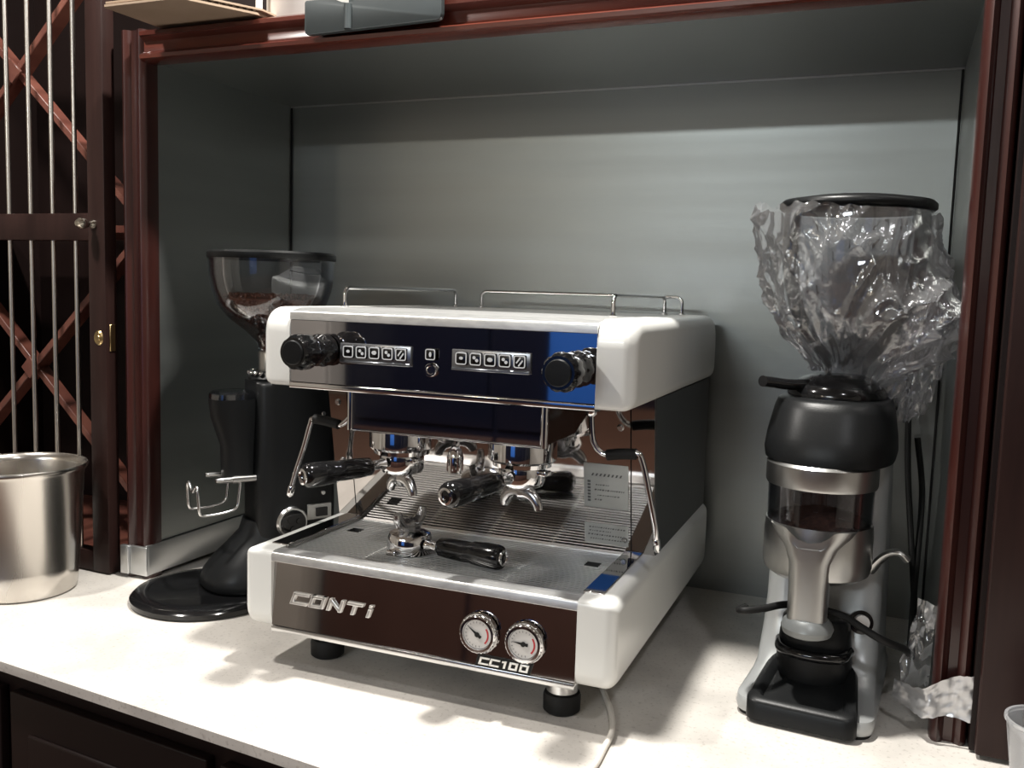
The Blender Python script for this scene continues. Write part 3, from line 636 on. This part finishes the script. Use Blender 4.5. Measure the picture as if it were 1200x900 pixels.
for k in range(22):
    a = 2 * PI * k / 22; lathe(bm, [(0, 0.005), (0.0035, 0.0035), (0.005, 0), (0.0035, -0.0035), (0, -0.005)], 8, (0.044 * math.cos(a), -0.01 + 0.044 * math.sin(a), 0.440))
obj('knurled_ring', bm, 'chrome', col, ang=80)
HY = -0.01
bm = B(); lathe(bm, [(0.026, 0.444), (0.027, 0.478), (0.024, 0.484), (0, 0.484)], 32, (0, HY, 0)); obj('hopper_neck', bm, 'cast_alu', gl)
hp = [(0.026, 0.482), (0.030, 0.500), (0.052, 0.522), (0.082, 0.545), (0.103, 0.570), (0.114, 0.600), (0.1195, 0.63), (0.1205, 0.660)]
bm = B(); lathe(bm, hp + [(r - 0.002, z) for r, z in hp[::-1]], 64, (0, HY, 0), close=True); hop = obj('hopper', bm, 'glass', gl, ang=60)
bm = B(); lathe(bm, [(0, 0.660), (0.1215, 0.660), (0.123, 0.663), (0.123, 0.671), (0.119, 0.675), (0, 0.677)], 64, (0, HY, 0)); obj('hopper_lid', bm, 'black_satin', gl)
# beans: solid heap plus loose beans over its surface
bm = B()
zb = 0.584
bp = [(0.0, 0.486), (0.024, 0.486), (0.027, 0.502), (0.049, 0.524), (0.078, 0.547), (0.098, 0.570), (0.104, zb), (0.05, zb + 0.006), (0, zb + 0.002)]
lathe(bm, [(r * 0.96, z) for r, z in bp], 40, (0, HY, 0))
ico = B(); bmesh.ops.create_icosphere(ico, subdivisions=1, radius=1.0)
iv = [v.co.copy() for v in ico.verts]; ifc = [[v.index for v in f.verts] for f in ico.faces]; ico.free()
def bean(bm, p, s=0.0048):
    R_ = Euler((random.uniform(0, 6), random.uniform(0, 6), random.uniform(0, 6))).to_matrix()
    vs = [bm.verts.new(Vector(p) + R_ @ Vector((q.x * s, q.y * s * 0.72, q.z * s * 0.55))) for q in iv]
    for f in ifc: bm.faces.new([vs[i] for i in f])
def rad_at(z):
    for (r0, z0), (r1, z1) in zip(hp, hp[1:]):
        if z0 <= z <= z1: return r0 + (r1 - r0) * (z - z0) / (z1 - z0)
    return 0.02
for k in range(900):
    a = random.uniform(0, 2 * PI); z = 0.487 + (zb - 0.487) * random.random() ** 0.7; r = rad_at(z) - 0.0075
    bean(bm, (r * math.cos(a), HY + r * math.sin(a), z))
for k in range(420):
    a = random.uniform(0, 2 * PI); r = 0.092 * math.sqrt(random.random()); bean(bm, (r * math.cos(a), HY + r * math.sin(a), zb + 0.004 + 0.004 * random.random()))
beans = obj('coffee_beans', bm, 'bean', None)
beans.parent = None; beans.location = gl.location; beans.rotation_euler = gl.rotation_euler
tag(beans, 'dark roasted coffee beans filling the lower half of the left hopper', 'coffee beans'); beans['kind'] = 'stuff'
# portafilter fork
for s in (-1, 1):
    bm = B(); tube(bm, [(s * 0.032, -0.055, 0.237), (s * 0.032, -0.100, 0.238)], 0.0075, 14); tube(bm, [(s * 0.032, -0.099, 0.238), (s * 0.032, -0.128, 0.2385), (s * 0.032, -0.132, 0.2385)], [0.0055, 0.0055, 0.004], 14)
    o = obj('fork_peg', bm, 'chrome_soft', gl)
bm = B(); w_ = 0.034
tube(bm, smooth_pts([(w_, -0.085, 0.232), (w_, -0.088, 0.205), (w_, -0.092, 0.184), (w_, -0.110, 0.176), (w_, -0.150, 0.173), (w_, -0.162, 0.178), (w_, -0.165, 0.200), (w_ - 0.002, -0.166, 0.222), (w_ - 0.010, -0.166, 0.229),
                     (0.010, -0.166, 0.219), (0, -0.166, 0.215), (-0.010, -0.166, 0.219), (-w_ + 0.010, -0.166, 0.229), (-w_ + 0.002, -0.166, 0.222), (-w_, -0.165, 0.200), (-w_, -0.162, 0.178), (-w_, -0.150, 0.173), (-w_, -0.110, 0.176), (-w_, -0.092, 0.184), (-w_, -0.088, 0.205), (-w_, -0.085, 0.232)], 5), 0.0032, 8)
obj('wire_fork', bm, 'chrome_soft', gl, ang=60)
# round side knob and plate
bm = B(); lathe(bm, [(0, 0.0), (0.031, 0.0), (0.032, 0.005), (0.029, 0.010), (0.026, 0.0105), (0.0255, 0.007), (0, 0.007)], 44, (0.0585, 0.008, 0.148), (1, 0, 0)); kb = obj('dose_dial', bm, 'chrome_soft', gl)
bm = B(); lathe(bm, [(0.0253, 0.0), (0.0253, 0.007), (0.018, 0.010), (0, 0.010)], 36, (0.0655, 0.008, 0.148), (1, 0, 0))
for a in (0.4, 2.4, 4.5):
    lathe(bm, [(0.006, 0.0), (0.006, 0.0025), (0.004, 0.003), (0, 0.002)], 12, (0.0755, 0.008 + 0.011 * math.cos(a), 0.148 + 0.011 * math.sin(a)), (1, 0, 0))
obj('dial_face', bm, 'black_gloss', kb)
bm = B(); box(bm, (0.058, 0.040, 0.148), (0.062, 0.092, 0.180), 0.002, 2); pl = obj('switch_plate', bm, 'cast_alu', gl)
bm = B(); box(bm, (0.062, 0.058, 0.154), (0.066, 0.082, 0.172), 0.001, 2); obj('switch', bm, 'black_gloss', pl)
for z in (0.10, 0.20, 0.36):
    bm = B(); lathe(bm, [(0, 0.002), (0.004, 0.0015), (0.005, 0), (0, 0)], 12, (0.059, 0.075, z), (1, 0, 0)); obj('screw', bm, 'chrome_soft', gl)

# ------------------------------------------------------------------ right grinder
gr = thing('coffee_grinder', 'grey grinder with dosing chamber and bag-wrapped hopper, right of the machine', 'coffee grinder', (0.845, 0.33, 0.0), math.radians(-4))
bm = B()  # body: sloping foot that rises into the column; local origin at the column's middle
def ring_pts(hw_f, hw_b, yf, yb, z, n=12):
    return [Vector((p[0], p[1], z)) for p in rpoly([(-hw_f, yf), (hw_f, yf), (hw_b, yb), (-hw_b, yb)], [0.03, 0.03, 0.045, 0.045], n)]
secs = [(0.096, 0.092, -0.160, 0.165, 0.006), (0.098, 0.094, -0.163, 0.167, 0.016), (0.097, 0.093, -0.158, 0.166, 0.026), (0.094, 0.092, -0.130, 0.164, 0.028), (0.091, 0.090, -0.092, 0.162, 0.034),
        (0.089, 0.089, -0.060, 0.160, 0.045), (0.087, 0.087, -0.034, 0.158, 0.098), (0.086, 0.086, -0.022, 0.157, 0.140), (0.086, 0.085, -0.014, 0.155, 0.20), (0.085, 0.083, -0.010, 0.150, 0.30), (0.084, 0.08, -0.012, 0.145, 0.385)]
R_ = []
for s in secs: R_.append([bm.verts.new(p) for p in ring_pts(*s)])
for q, s in zip(R_, R_[1:]):
    for k in range(len(q)): bm.faces.new((q[k], q[(k + 1) % len(q)], s[(k + 1) % len(q)], s[k]))
bm.faces.new(R_[0][::-1]); bm.faces.new(R_[-1])
obj('body', bm, 'grey_paint', gr, ang=50)
bm = B(); prism(bm, rpoly([(-0.094, -0.158), (0.094, -0.158), (0.090, 0.160), (-0.090, 0.160)], [0.03] * 4, 8), 2, 0.0, 0.0075); obj('bottom_plate', bm, 'black_matte', gr)
# black drip tray lying on the sloping foot
bm = B()
def foot_z(y):  # top surface of the foot
    pts = [(-0.165, 0.030), (-0.158, 0.034), (-0.125, 0.058), (-0.085, 0.085), (-0.045, 0.115)]
    if y <= pts[0][0]: return pts[0][1]
    for (a, za), (b, zb_) in zip(pts, pts[1:]):
        if y <= b: return za + (zb_ - za) * (y - a) / (b - a)
    return pts[-1][1]
outer = rpoly([(-0.079, -0.180), (0.079, -0.180), (0.062, -0.040), (-0.062, -0.040)], [0.02, 0.02, 0.045, 0.045], 10)
inner = [(x * 0.80, -0.108 + (y + 0.108) * 0.80) for x, y in outer]
inner2 = [(x * 0.72, -0.108 + (y + 0.108) * 0.74) for x, y in outer]
def zt(y): return 0.030 + (y + 0.18) * 0.25
rings = [[bm.verts.new((x, y, 0.006)) for x, y in outer], [bm.verts.new((x, y, zt(y))) for x, y in outer], [bm.verts.new((x * 0.95, -0.108 + (y + 0.108) * 0.95, zt(y) + 0.005)) for x, y in outer],
         [bm.verts.new((x, y, zt(y) + 0.004)) for x, y in inner], [bm.verts.new((x, y, zt(y) - 0.004)) for x, y in inner2]]
for q, s in zip(rings, rings[1:]):
    for k in range(len(q)): bm.faces.new((q[k], q[(k + 1) % len(q)], s[(k + 1) % len(q)], s[k]))
bm.faces.new(rings[0][::-1]); bm.faces.new(rings[-1])
obj('ground_coffee_tray', bm, 'black_satin', gr, ang=50)
# recess behind and above tray: black cup-shaped portafilter rest
bm = B(); loft(bm, [(0, -0.060, 0.040, 0.056, 0.046), (0, -0.060, 0.075, 0.055, 0.046), (0, -0.060, 0.110, 0.052, 0.044), (0, -0.060, 0.134, 0.048, 0.042), (0, -0.060, 0.140, 0.042, 0.038)], 40, 2.2); rs = obj('portafilter_rest', bm, 'black_satin', gr, ang=50)
bm = B(); tube(bm, smooth_pts([(-0.05, -0.065, 0.092), (-0.04, -0.105, 0.092), (0, -0.117, 0.092), (0.04, -0.105, 0.092), (0.05, -0.065, 0.092)], 8), 0.008, 12); obj('rest_fork', bm, 'black_gloss', rs)
# dosing chamber
CX, CY = -0.004, -0.072
bm = B(); lathe(bm, [(0, 0.205), (0.064, 0.206), (0.075, 0.214), (0.078, 0.225), (0.078, 0.270), (0.0765, 0.288), (0.0745, 0.288), (0.0745, 0.24), (0, 0.24)], 56, (CX, CY, 0)); dz = obj('dosing_chamber', bm, 'cast_alu', gr)
bm = B(); loft(bm, [(CX, -0.134, 0.152, 0.027, 0.022), (CX, -0.133, 0.160, 0.0275, 0.023), (CX, -0.130, 0.200, 0.028, 0.026), (CX, -0.124, 0.240, 0.031, 0.034), (CX, -0.118, 0.262, 0.040, 0.040), (CX, -0.112, 0.278, 0.054, 0.044), (CX, -0.110, 0.290, 0.062, 0.046)], 48, 3.0, cap=False)
for v in bm.verts:
    if v.co.z > 0.27: v.co.z -= 0.020 * max(0, 1 - (v.co.x - CX) ** 2 / 0.0012)
obj('front_spout', bm, 'cast_alu', dz, ang=50)
bm = B(); lathe(bm, [(0.0, 0.156), (0.028, 0.156), (0.034, 0.150), (0.037, 0.142), (0.034, 0.133), (0.026, 0.129), (0, 0.129)], 40, (CX + 0.001, -0.132, 0)); obj('tamper', bm, 'body_grey', dz)
gp = [(0.0745, 0.286), (0.0755, 0.345), (0.0735, 0.345), (0.0725, 0.286)]
bm = B(); lathe(bm, gp, 56, (CX, CY, 0), close=True); obj('chamber_glass', bm, 'glass', dz)
bm = B(); lathe(bm, [(0, 0.242), (0.071, 0.242), (0.071, 0.284), (0.055, 0.296), (0.03, 0.303), (0, 0.299)], 40, (CX, CY, 0))
for v in bm.verts: v.co.z += 0.004 * noise.noise(v.co * 40)
o = obj('ground_coffee', bm, 'grounds', None); o.location = gr.location; o.rotation_euler = gr.rotation_euler
tag(o, 'brown ground coffee heaped in the clear dosing chamber of the grey grinder', 'ground coffee'); o['kind'] = 'stuff'
bm = B()
for k in range(6):
    a = 2 * PI * k / 6 + 0.3; Rv = Matrix.Translation((CX, CY, 0)) @ Matrix.Rotation(a, 4, 'Z'); box(bm, (0.008, -0.001, 0.300), (0.068, 0.001, 0.338), mtx=Rv)
lathe(bm, [(0, 0.290), (0.010, 0.290), (0.010, 0.345), (0, 0.345)], 16, (CX, CY, 0)); obj('dosing_vanes', bm, 'glass', dz)
bm = B(); lathe(bm, [(0.070, 0.343), (0.0785, 0.343), (0.080, 0.347), (0.080, 0.374), (0.076, 0.378), (0.070, 0.378)], 56, (CX, CY, 0), close=True); obj('chamber_band', bm, 'cast_alu', dz)
bm = B(); loft(bm, [(0, -0.020, 0.376, 0.086, 0.118), (0, -0.020, 0.379, 0.092, 0.124), (0, -0.018, 0.392, 0.0945, 0.126), (0, -0.014, 0.415, 0.0925, 0.122), (0, -0.006, 0.452, 0.086, 0.110), (0, -0.004, 0.464, 0.082, 0.105), (0, -0.004, 0.468, 0.076, 0.098)], 60, 2.6); obj('upper_collar', bm, 'black_satin', gr, ang=50)
bm = B(); loft(bm, [(0, 0.006, 0.466, 0.072, 0.082), (0, 0.006, 0.474, 0.073, 0.083), (0, 0.006, 0.486, 0.066, 0.075), (0, 0.008, 0.496, 0.050, 0.056), (0, 0.010, 0.500, 0.035, 0.038)], 48, 2.1); cp = obj('adjusting_cap', bm, 'black_gloss', gr, ang=50)
bm = B(); tube(bm, smooth_pts([(-0.035, -0.035, 0.486), (-0.060, -0.062, 0.486), (-0.080, -0.080, 0.489), (-0.094, -0.093, 0.491)], 5), 0.0085, 14, flat=1.5); obj('adjusting_lever', bm, 'black_gloss', cp)
HX, HY2 = 0.010, 0.020
hp2 = [(0.030, 0.498), (0.032, 0.512), (0.046, 0.530), (0.068, 0.556), (0.089, 0.595), (0.101, 0.640), (0.107, 0.690), (0.107, 0.730), (0.105, 0.750)]
bm = B(); lathe(bm, hp2 + [(r - 0.002, z) for r, z in hp2[::-1]], 64, (HX, HY2, 0), close=True); obj('hopper', bm, 'glass', gr, ang=60)
bm = B(); lathe(bm, [(0, 0.750), (0.110, 0.750), (0.1135, 0.753), (0.1135, 0.760), (0.108, 0.765), (0.07, 0.771), (0, 0.775)], 72, (HX, HY2, 0)); obj('hopper_lid', bm, 'black_satin', gr, ang=60)
# side lever and switch
bm = B(); tube(bm, smooth_pts([(0.070, -0.040, 0.212), (0.082, -0.045, 0.232), (0.096, -0.050, 0.246), (0.110, -0.052, 0.249), (0.120, -0.050, 0.240)], 6), 0.006, 12, flat=1.9); obj('dosing_lever', bm, 'cast_alu', gr)
bm = B(); lathe(bm, [(0, 0), (0.018, 0), (0.018, 0.006), (0.013, 0.007), (0.012, 0.004), (0, 0.004)], 32, (0.060, -0.030, 0.128), (0.35, -0.9, 0.25)); sw = obj('switch', bm, 'black_gloss', gr)
bm = B(); lathe(bm, [(0, 0), (0.0118, 0), (0.011, 0.008), (0, 0.009)], 24, Vector((0.060, -0.030, 0.128)) + Vector((0.35, -0.9, 0.25)).normalized() * 0.004, (0.35, -0.9, 0.25)); obj('switch_cap', bm, 'dial', sw)

# black cord looping past the grey grinder
bm = B()
tube(bm, smooth_pts([(0.742, 0.218, 0.150), (0.736, 0.196, 0.152), (0.745, 0.180, 0.157), (0.770, 0.200, 0.158), (0.800, 0.235, 0.158), (0.84, 0.250, 0.154), (0.88, 0.245, 0.150), (0.905, 0.232, 0.142), (0.935, 0.225, 0.130), (0.965, 0.260, 0.110), (0.975, 0.330, 0.08), (0.980, 0.45, 0.06), (0.985, 0.60, 0.10), (0.990, 0.715, 0.25), (0.975, 0.725, 0.36)], 8), 0.0055, 10)
obj('power_cord', bm, 'black_matte', gr, mtx=(Matrix.Translation((0.845, 0.33, 0.0)) @ Matrix.Rotation(math.radians(-4), 4, 'Z')).inverted())
bm = B()
tube(bm, smooth_pts([(0.985, 0.50, 0.012), (0.988, 0.58, 0.06), (0.975, 0.66, 0.18), (0.962, 0.70, 0.30), (0.955, 0.72, 0.42), (0.95, 0.726, 0.47)], 8), 0.0055, 10)
obj('power_cord', bm, 'black_matte', gr, mtx=(Matrix.Translation((0.845, 0.33, 0.0)) @ Matrix.Rotation(math.radians(-4), 4, 'Z')).inverted())

# crumpled clear bag over the right hopper
bm = B(); NA, NH = 240, 130
G = Matrix.Translation(gr.location) @ Matrix.Rotation(math.radians(-4), 4, 'Z')
grid = []
def hr(z):
    for (r0, z0), (r1, z1) in zip(hp2, hp2[1:]):
        if z0 <= z <= z1: return r0 + (r1 - r0) * (z - z0) / (z1 - z0)
    return hp2[-1][0] if z > 0.75 else 0.032
for j in range(NH + 1):
    t_ = j / NH; row = []
    for k in range(NA):
        a = 2 * PI * k / NA; c, s = math.cos(a), math.sin(a)
        z = 0.7475 - t_ * 0.243
        r = hr(z) + 0.006
        left = max(0.0, math.cos(a - math.radians(205))) ** 1.5
        right = max(0.0, math.cos(a - math.radians(-8))) ** 1.6
        r += left * (0.021 * (1 - t_) ** 0.6 + 0.009)
        low = math.exp(-((t_ - 0.66) / 0.27) ** 2)
        r += right * 0.060 * low * min(1, t_ * 5)
        z -= right * 0.035 * t_ ** 2
        q = Vector((c, s, z))
        # long creases: ridged noise stretched along two slanting directions
        def crease(ang_, fa, fb, off):
            ca, sa = math.cos(ang_), math.sin(ang_); g = 0.11
            px, py, pz = c * g, s * g, z
            u_ = Vector((px * ca - pz * sa, py * ca, 0)); v_ = px * sa + pz * ca
            n_ = noise.noise(Vector((u_.x * fa + off, u_.y * fa, v_ * fb)))
            return (1 - min(1, abs(n_) * 2.6)) ** 2
        amp = 0.0035 + 0.007 * (left + right * min(1, t_ * 3)) + 0.012 * low * right
        wob = noise.noise(Vector((c * 2.6 + z * 4, s * 2.6 - z * 3, z * 6)))
        r += max(-0.003, amp * (1.1 * crease(0.7, 26, 5, 0) + 0.8 * crease(-0.45, 30, 6, 7) + 0.5 * crease(0.15, 48, 12, 3) - 0.45 + 0.9 * wob))
        r += 0.0016 * noise.noise(q * 28)
        z += 0.005 * noise.noise(q * 7 + Vector((9, 0, 0))) * min(1, t_ * 6)
        z += left * 0.016 * max(0, 1 - t_ * 5) * (0.4 + noise.noise(Vector((c * 9, s * 9, 2.0))))
        row.append(bm.verts.new(G @ Vector((HX + c * r, HY2 + s * r, z))))
    grid.append(row)
for q, s in zip(grid, grid[1:]):
    for k in range(NA): bm.faces.new((q[k], q[(k + 1) % NA], s[(k + 1) % NA], s[k]))
tag(obj('plastic_bag', bm, 'film', ang=75), 'crumpled clear plastic bag wrapped around the right grinder hopper', 'plastic bag')
# crumpled bunch of the bag hanging on the right: a second film
bm = B(); bmesh.ops.create_icosphere(bm, subdivisions=5, radius=1.0)
for v in bm.verts:
    p = v.co.copy(); d = 1 + 0.30 * noise.noise(p * 1.7) + 0.22 * (1 - abs(noise.noise(p * 3.0 + Vector((3, 1, 2)))) * 2.4) ** 2 - 0.1 + 0.10 * (1 - min(1, abs(noise.noise(p * 7)) * 3)) ** 2
    v.co = Vector((p.x * 0.038 * d, p.y * 0.040 * d, p.z * 0.085 * d))
    v.co.z += 0.0
    v.co.x += v.co.z * 0.15
bmesh.ops.transform(bm, matrix=Matrix.Translation((0.962, 0.36, 0.535)), verts=bm.verts)
tag(obj('plastic_wrap', bm, 'film', ang=60), 'bunched clear film hanging right of the hopper, against the niche wall', 'plastic film')

# silver tape / foil scrap at the foot of the right trim
bm = B(); NX, NZ = 34, 16; rows = []
for j in range(NZ + 1):
    row = []
    for i in range(NX + 1):
        u, v_ = i / NX, j / NZ
        x = 0.955 + 0.099 * u; zc = 0.052 + 0.022 * u - 0.004 * math.sin(u * PI * 2); h = 0.030 + 0.038 * u
        y = 0.2085 - 0.0 * u + (0.045 * (1 - min(1, u / 0.45)) ** 1.2)
        z = zc + (v_ - 0.5) * h
        n_ = noise.noise(Vector((u * 5, v_ * 2.5, 1.3))) * 0.010 * (1.2 - u) + noise.noise(Vector((u * 14, v_ * 7, 4))) * 0.0035
        row.append(bm.verts.new((x + n_ * 0.2, y + min(n_, 0.003) - 0.004, z + n_ * 0.25)))
    rows.append(row)
for a, b in zip(rows, rows[1:]):
    for i in range(NX): bm.faces.new((a[i], a[i + 1], b[i + 1], b[i]))
tag(obj('silver_tape', bm, 'foil', ang=60), 'wrinkled silver tape stuck across the foot of the right wooden trim', 'tape')
bm = B(); rows = []
for j in range(31):
    row = []
    for i in range(17):
        u, v_ = i / 16, j / 30
        x = 0.958 + 0.046 * u; z = 0.03 + 0.15 * v_; y = 0.262 + 0.05 * u * (1 - v_) + 0.012 * noise.noise(Vector((u * 3, v_ * 5, 2))) + 0.10 * v_ * (1 - u) * 0.3
        row.append(bm.verts.new((x + 0.01 * noise.noise(Vector((0, v_ * 4, 7))) * (1 - u) + 0.022 * v_ * (1 - u), y, z)))
    rows.append(row)
for a, b in zip(rows, rows[1:]):
    for i in range(16): bm.faces.new((a[i], a[i + 1], b[i + 1], b[i]))
tag(obj('plastic_sheet', bm, 'film', ang=60), 'scrap of clear plastic sheet between the grey grinder and the right trim', 'plastic sheet')

# ------------------------------------------------------------------ plastic cup at the right edge
t = thing('plastic_cup', 'clear plastic cup on the worktop at the right edge of the photo', 'cup', (1.128, 0.10, 0))
bm = B(); lathe(bm, [(0, 0.002), (0.030, 0.002), (0.032, 0.0), (0.0445, 0.098), (0.047, 0.100), (0.047, 0.104), (0.0435, 0.104), (0.043, 0.098), (0.031, 0.004), (0, 0.005)], 48); obj('cup_wall', bm, 'cup_plastic', t)

# ------------------------------------------------------------------ things on the shelf over the niche
def slab(pts, z0, th, name, m, parent, jit=0.0):
    bm = B(); prism(bm, pts, 2, z0, z0 + th, bev=0.0006, seg=1)
    return obj(name, bm, m, parent)
t = thing('folded_cardboard', 'flattened brown cardboard piece lying on the beam at the top left', 'cardboard', (-0.30, 0.20, 1.0965))
Rc = Matrix.Rotation(math.radians(0), 4, 'X')
bm = B(); prism(bm, rpoly([(-0.128, -0.078), (0.046, -0.076), (0.118, 0.045), (0.12, 0.20), (-0.12, 0.19)], 0.008, 3), 2, 0.002, 0.006); obj('lower_sheet', bm, 'cardboard', t, mtx=Rc)
bm = B(); prism(bm, rpoly([(-0.132, -0.070), (0.052, -0.070), (0.124, 0.050), (0.125, 0.19), (-0.125, 0.18)], 0.006, 3), 2, 0.010, 0.0135)
for k in range(37):
    x = -0.122 + k * 0.0065; y0 = -0.070 if x < 0.048 else -0.070 + (x - 0.048) * 1.65
    box(bm, (x, y0 + 0.002, 0.0062), (x + 0.002, y0 + 0.16, 0.0100))
obj('upper_sheet', bm, 'cardboard', t, mtx=Rc)

t = thing('metal_canister', 'pale metal canister on the shelf behind the charcoal tray', 'canister', (-0.150, 0.375, 1.0905))
bm = B(); lathe(bm, [(0, 0), (0.088, 0), (0.090, 0.003), (0.090, 0.17), (0.092, 0.173), (0.092, 0.178), (0.088, 0.178), (0.087, 0.01), (0, 0.008)], 56); obj('can_wall', bm, 'box_white', t)
bm = B(); box(bm, (-0.065, -0.095, -0.002 + 0.004), (-0.055, -0.088, 0.10)); obj('seam', bm, 'box_white', t)

t = thing('desk_organizer', 'charcoal plastic tray with notched front hanging over the beam edge', 'organizer', (0.066, 0.245, 1.0955))
prof = rpoly([(-0.134, -0.046), (0.134, -0.040), (0.134, 0.085), (0.02, 0.085), (-0.035, -0.0005), (-0.060, 0.0025), (-0.078, 0.0120), (-0.134, 0.0120)], [0.008, 0.010, 0, 0, 0.006, 0, 0.003, 0.003], 5)
bm = B(); prism(bm, prof, 1, -0.018, -0.006, bev=0.0015, seg=2); obj('front_plate', bm, 'charcoal', t)
bm = B(); tube(bm, [(-0.046, -0.0165, -0.042), (-0.046, -0.0165, -0.001)], 0.0075, 16); obj('rib', bm, 'charcoal', t)
bm = B(); box(bm, (-0.132, -0.006, 0.0015), (0.132, 0.12, 0.006), 0.001, 1); box(bm, (-0.132, 0.112, 0.006), (0.132, 0.12, 0.07), 0.001, 1); box(bm, (0.124, -0.006, 0.006), (0.132, 0.112, 0.07), 0.001, 1); box(bm, (-0.132, -0.006, 0.006), (-0.126, 0.112, 0.011)); obj('tray_bin', bm, 'charcoal', t)

# ------------------------------------------------------------------ the room behind the camera (seen in the mirror panels)
bm = B(); box(bm, (-3.2, -6.6, -0.93), (3.2, 0.8, -0.901)); struct('floor', bm, 'floor')
bm = B(); box(bm, (-3.2, -6.6, 2.06), (3.2, 0.8, 2.10)); struct('ceiling.001', bm, 'ceil')
bm = B(); box(bm, (-3.2, -6.6, -0.9), (3.2, -6.55, 2.06)); struct('wall_front', bm, 'room_wall')
bm = B(); box(bm, (-3.25, -6.6, -0.9), (-3.2, 0.8, 2.06)); struct('wall_far_left', bm, 'room_wall')
bm = B(); box(bm, (3.2, -6.6, -0.9), (3.25, 0.8, 2.06)); struct('wall_far_right', bm, 'room_wall')
bm = B(); box(bm, (-3.2, 0.78, -0.9), (3.2, 0.8, 2.06)); struct('wall_rear', bm, 'brown_front')
t = thing('low_cupboard', 'dark brown cupboards across the aisle behind the camera', 'cupboard', (0.62, -2.7, -0.9))
bm = B(); box(bm, (-2.0, -0.28, 0), (2.4, 0.28, 1.62)); obj('body', bm, 'navy', t)
for k in range(6):
    bm = B(); box(bm, (-1.98 + k * 0.73, 0.28, 0.08), (-1.27 + k * 0.73, 0.30, 0.86), 0.004); obj('door', bm, 'brown_front', t)
    bm = B(); box(bm, (-1.98 + k * 0.73, 0.28, 0.90), (-1.27 + k * 0.73, 0.30, 1.58), 0.004); obj('door', bm, 'navy', t)
t = thing('pale_reflector', 'pale grey block with doors, added behind the camera for the mirror panels to reflect', 'pale_reflector', (-1.98, -2.62, -0.9))  # unseen pale block, added to lighten the left part of the mirrored panels
bm = B(); box(bm, (-0.58, -0.3, 0.01), (0.58, 0.3, 2.0), 0.01); obj('body', bm, 'room_wall', t)
for x0, x1 in ((-0.575, -0.005), (0.005, 0.575)):
    bm = B(); box(bm, (x0, 0.3, 0.06), (x1, 0.33, 1.98), 0.008); d = obj('door', bm, 'room_wall', t)
    bm = B(); xh = x1 - 0.05 if x0 < -0.1 else x0 + 0.05; tube(bm, [(xh, 0.36, 0.8), (xh, 0.36, 1.4)], 0.01, 10); box(bm, (xh - 0.008, 0.325, 0.82), (xh + 0.008, 0.36, 0.84)); box(bm, (xh - 0.008, 0.325, 1.36), (xh + 0.008, 0.36, 1.38)); obj('handle', bm, 'chrome_soft', d)
bm = B(); box(bm, (-0.36, -2.39, 0.13), (0.25, -2.37, 0.70), 0.004); tag(obj('blue_reflector', bm, 'blue'), 'plain blue panel added behind the camera for the blue reflection', 'reflector')  # added out of view so the control panel reflects blue at its right
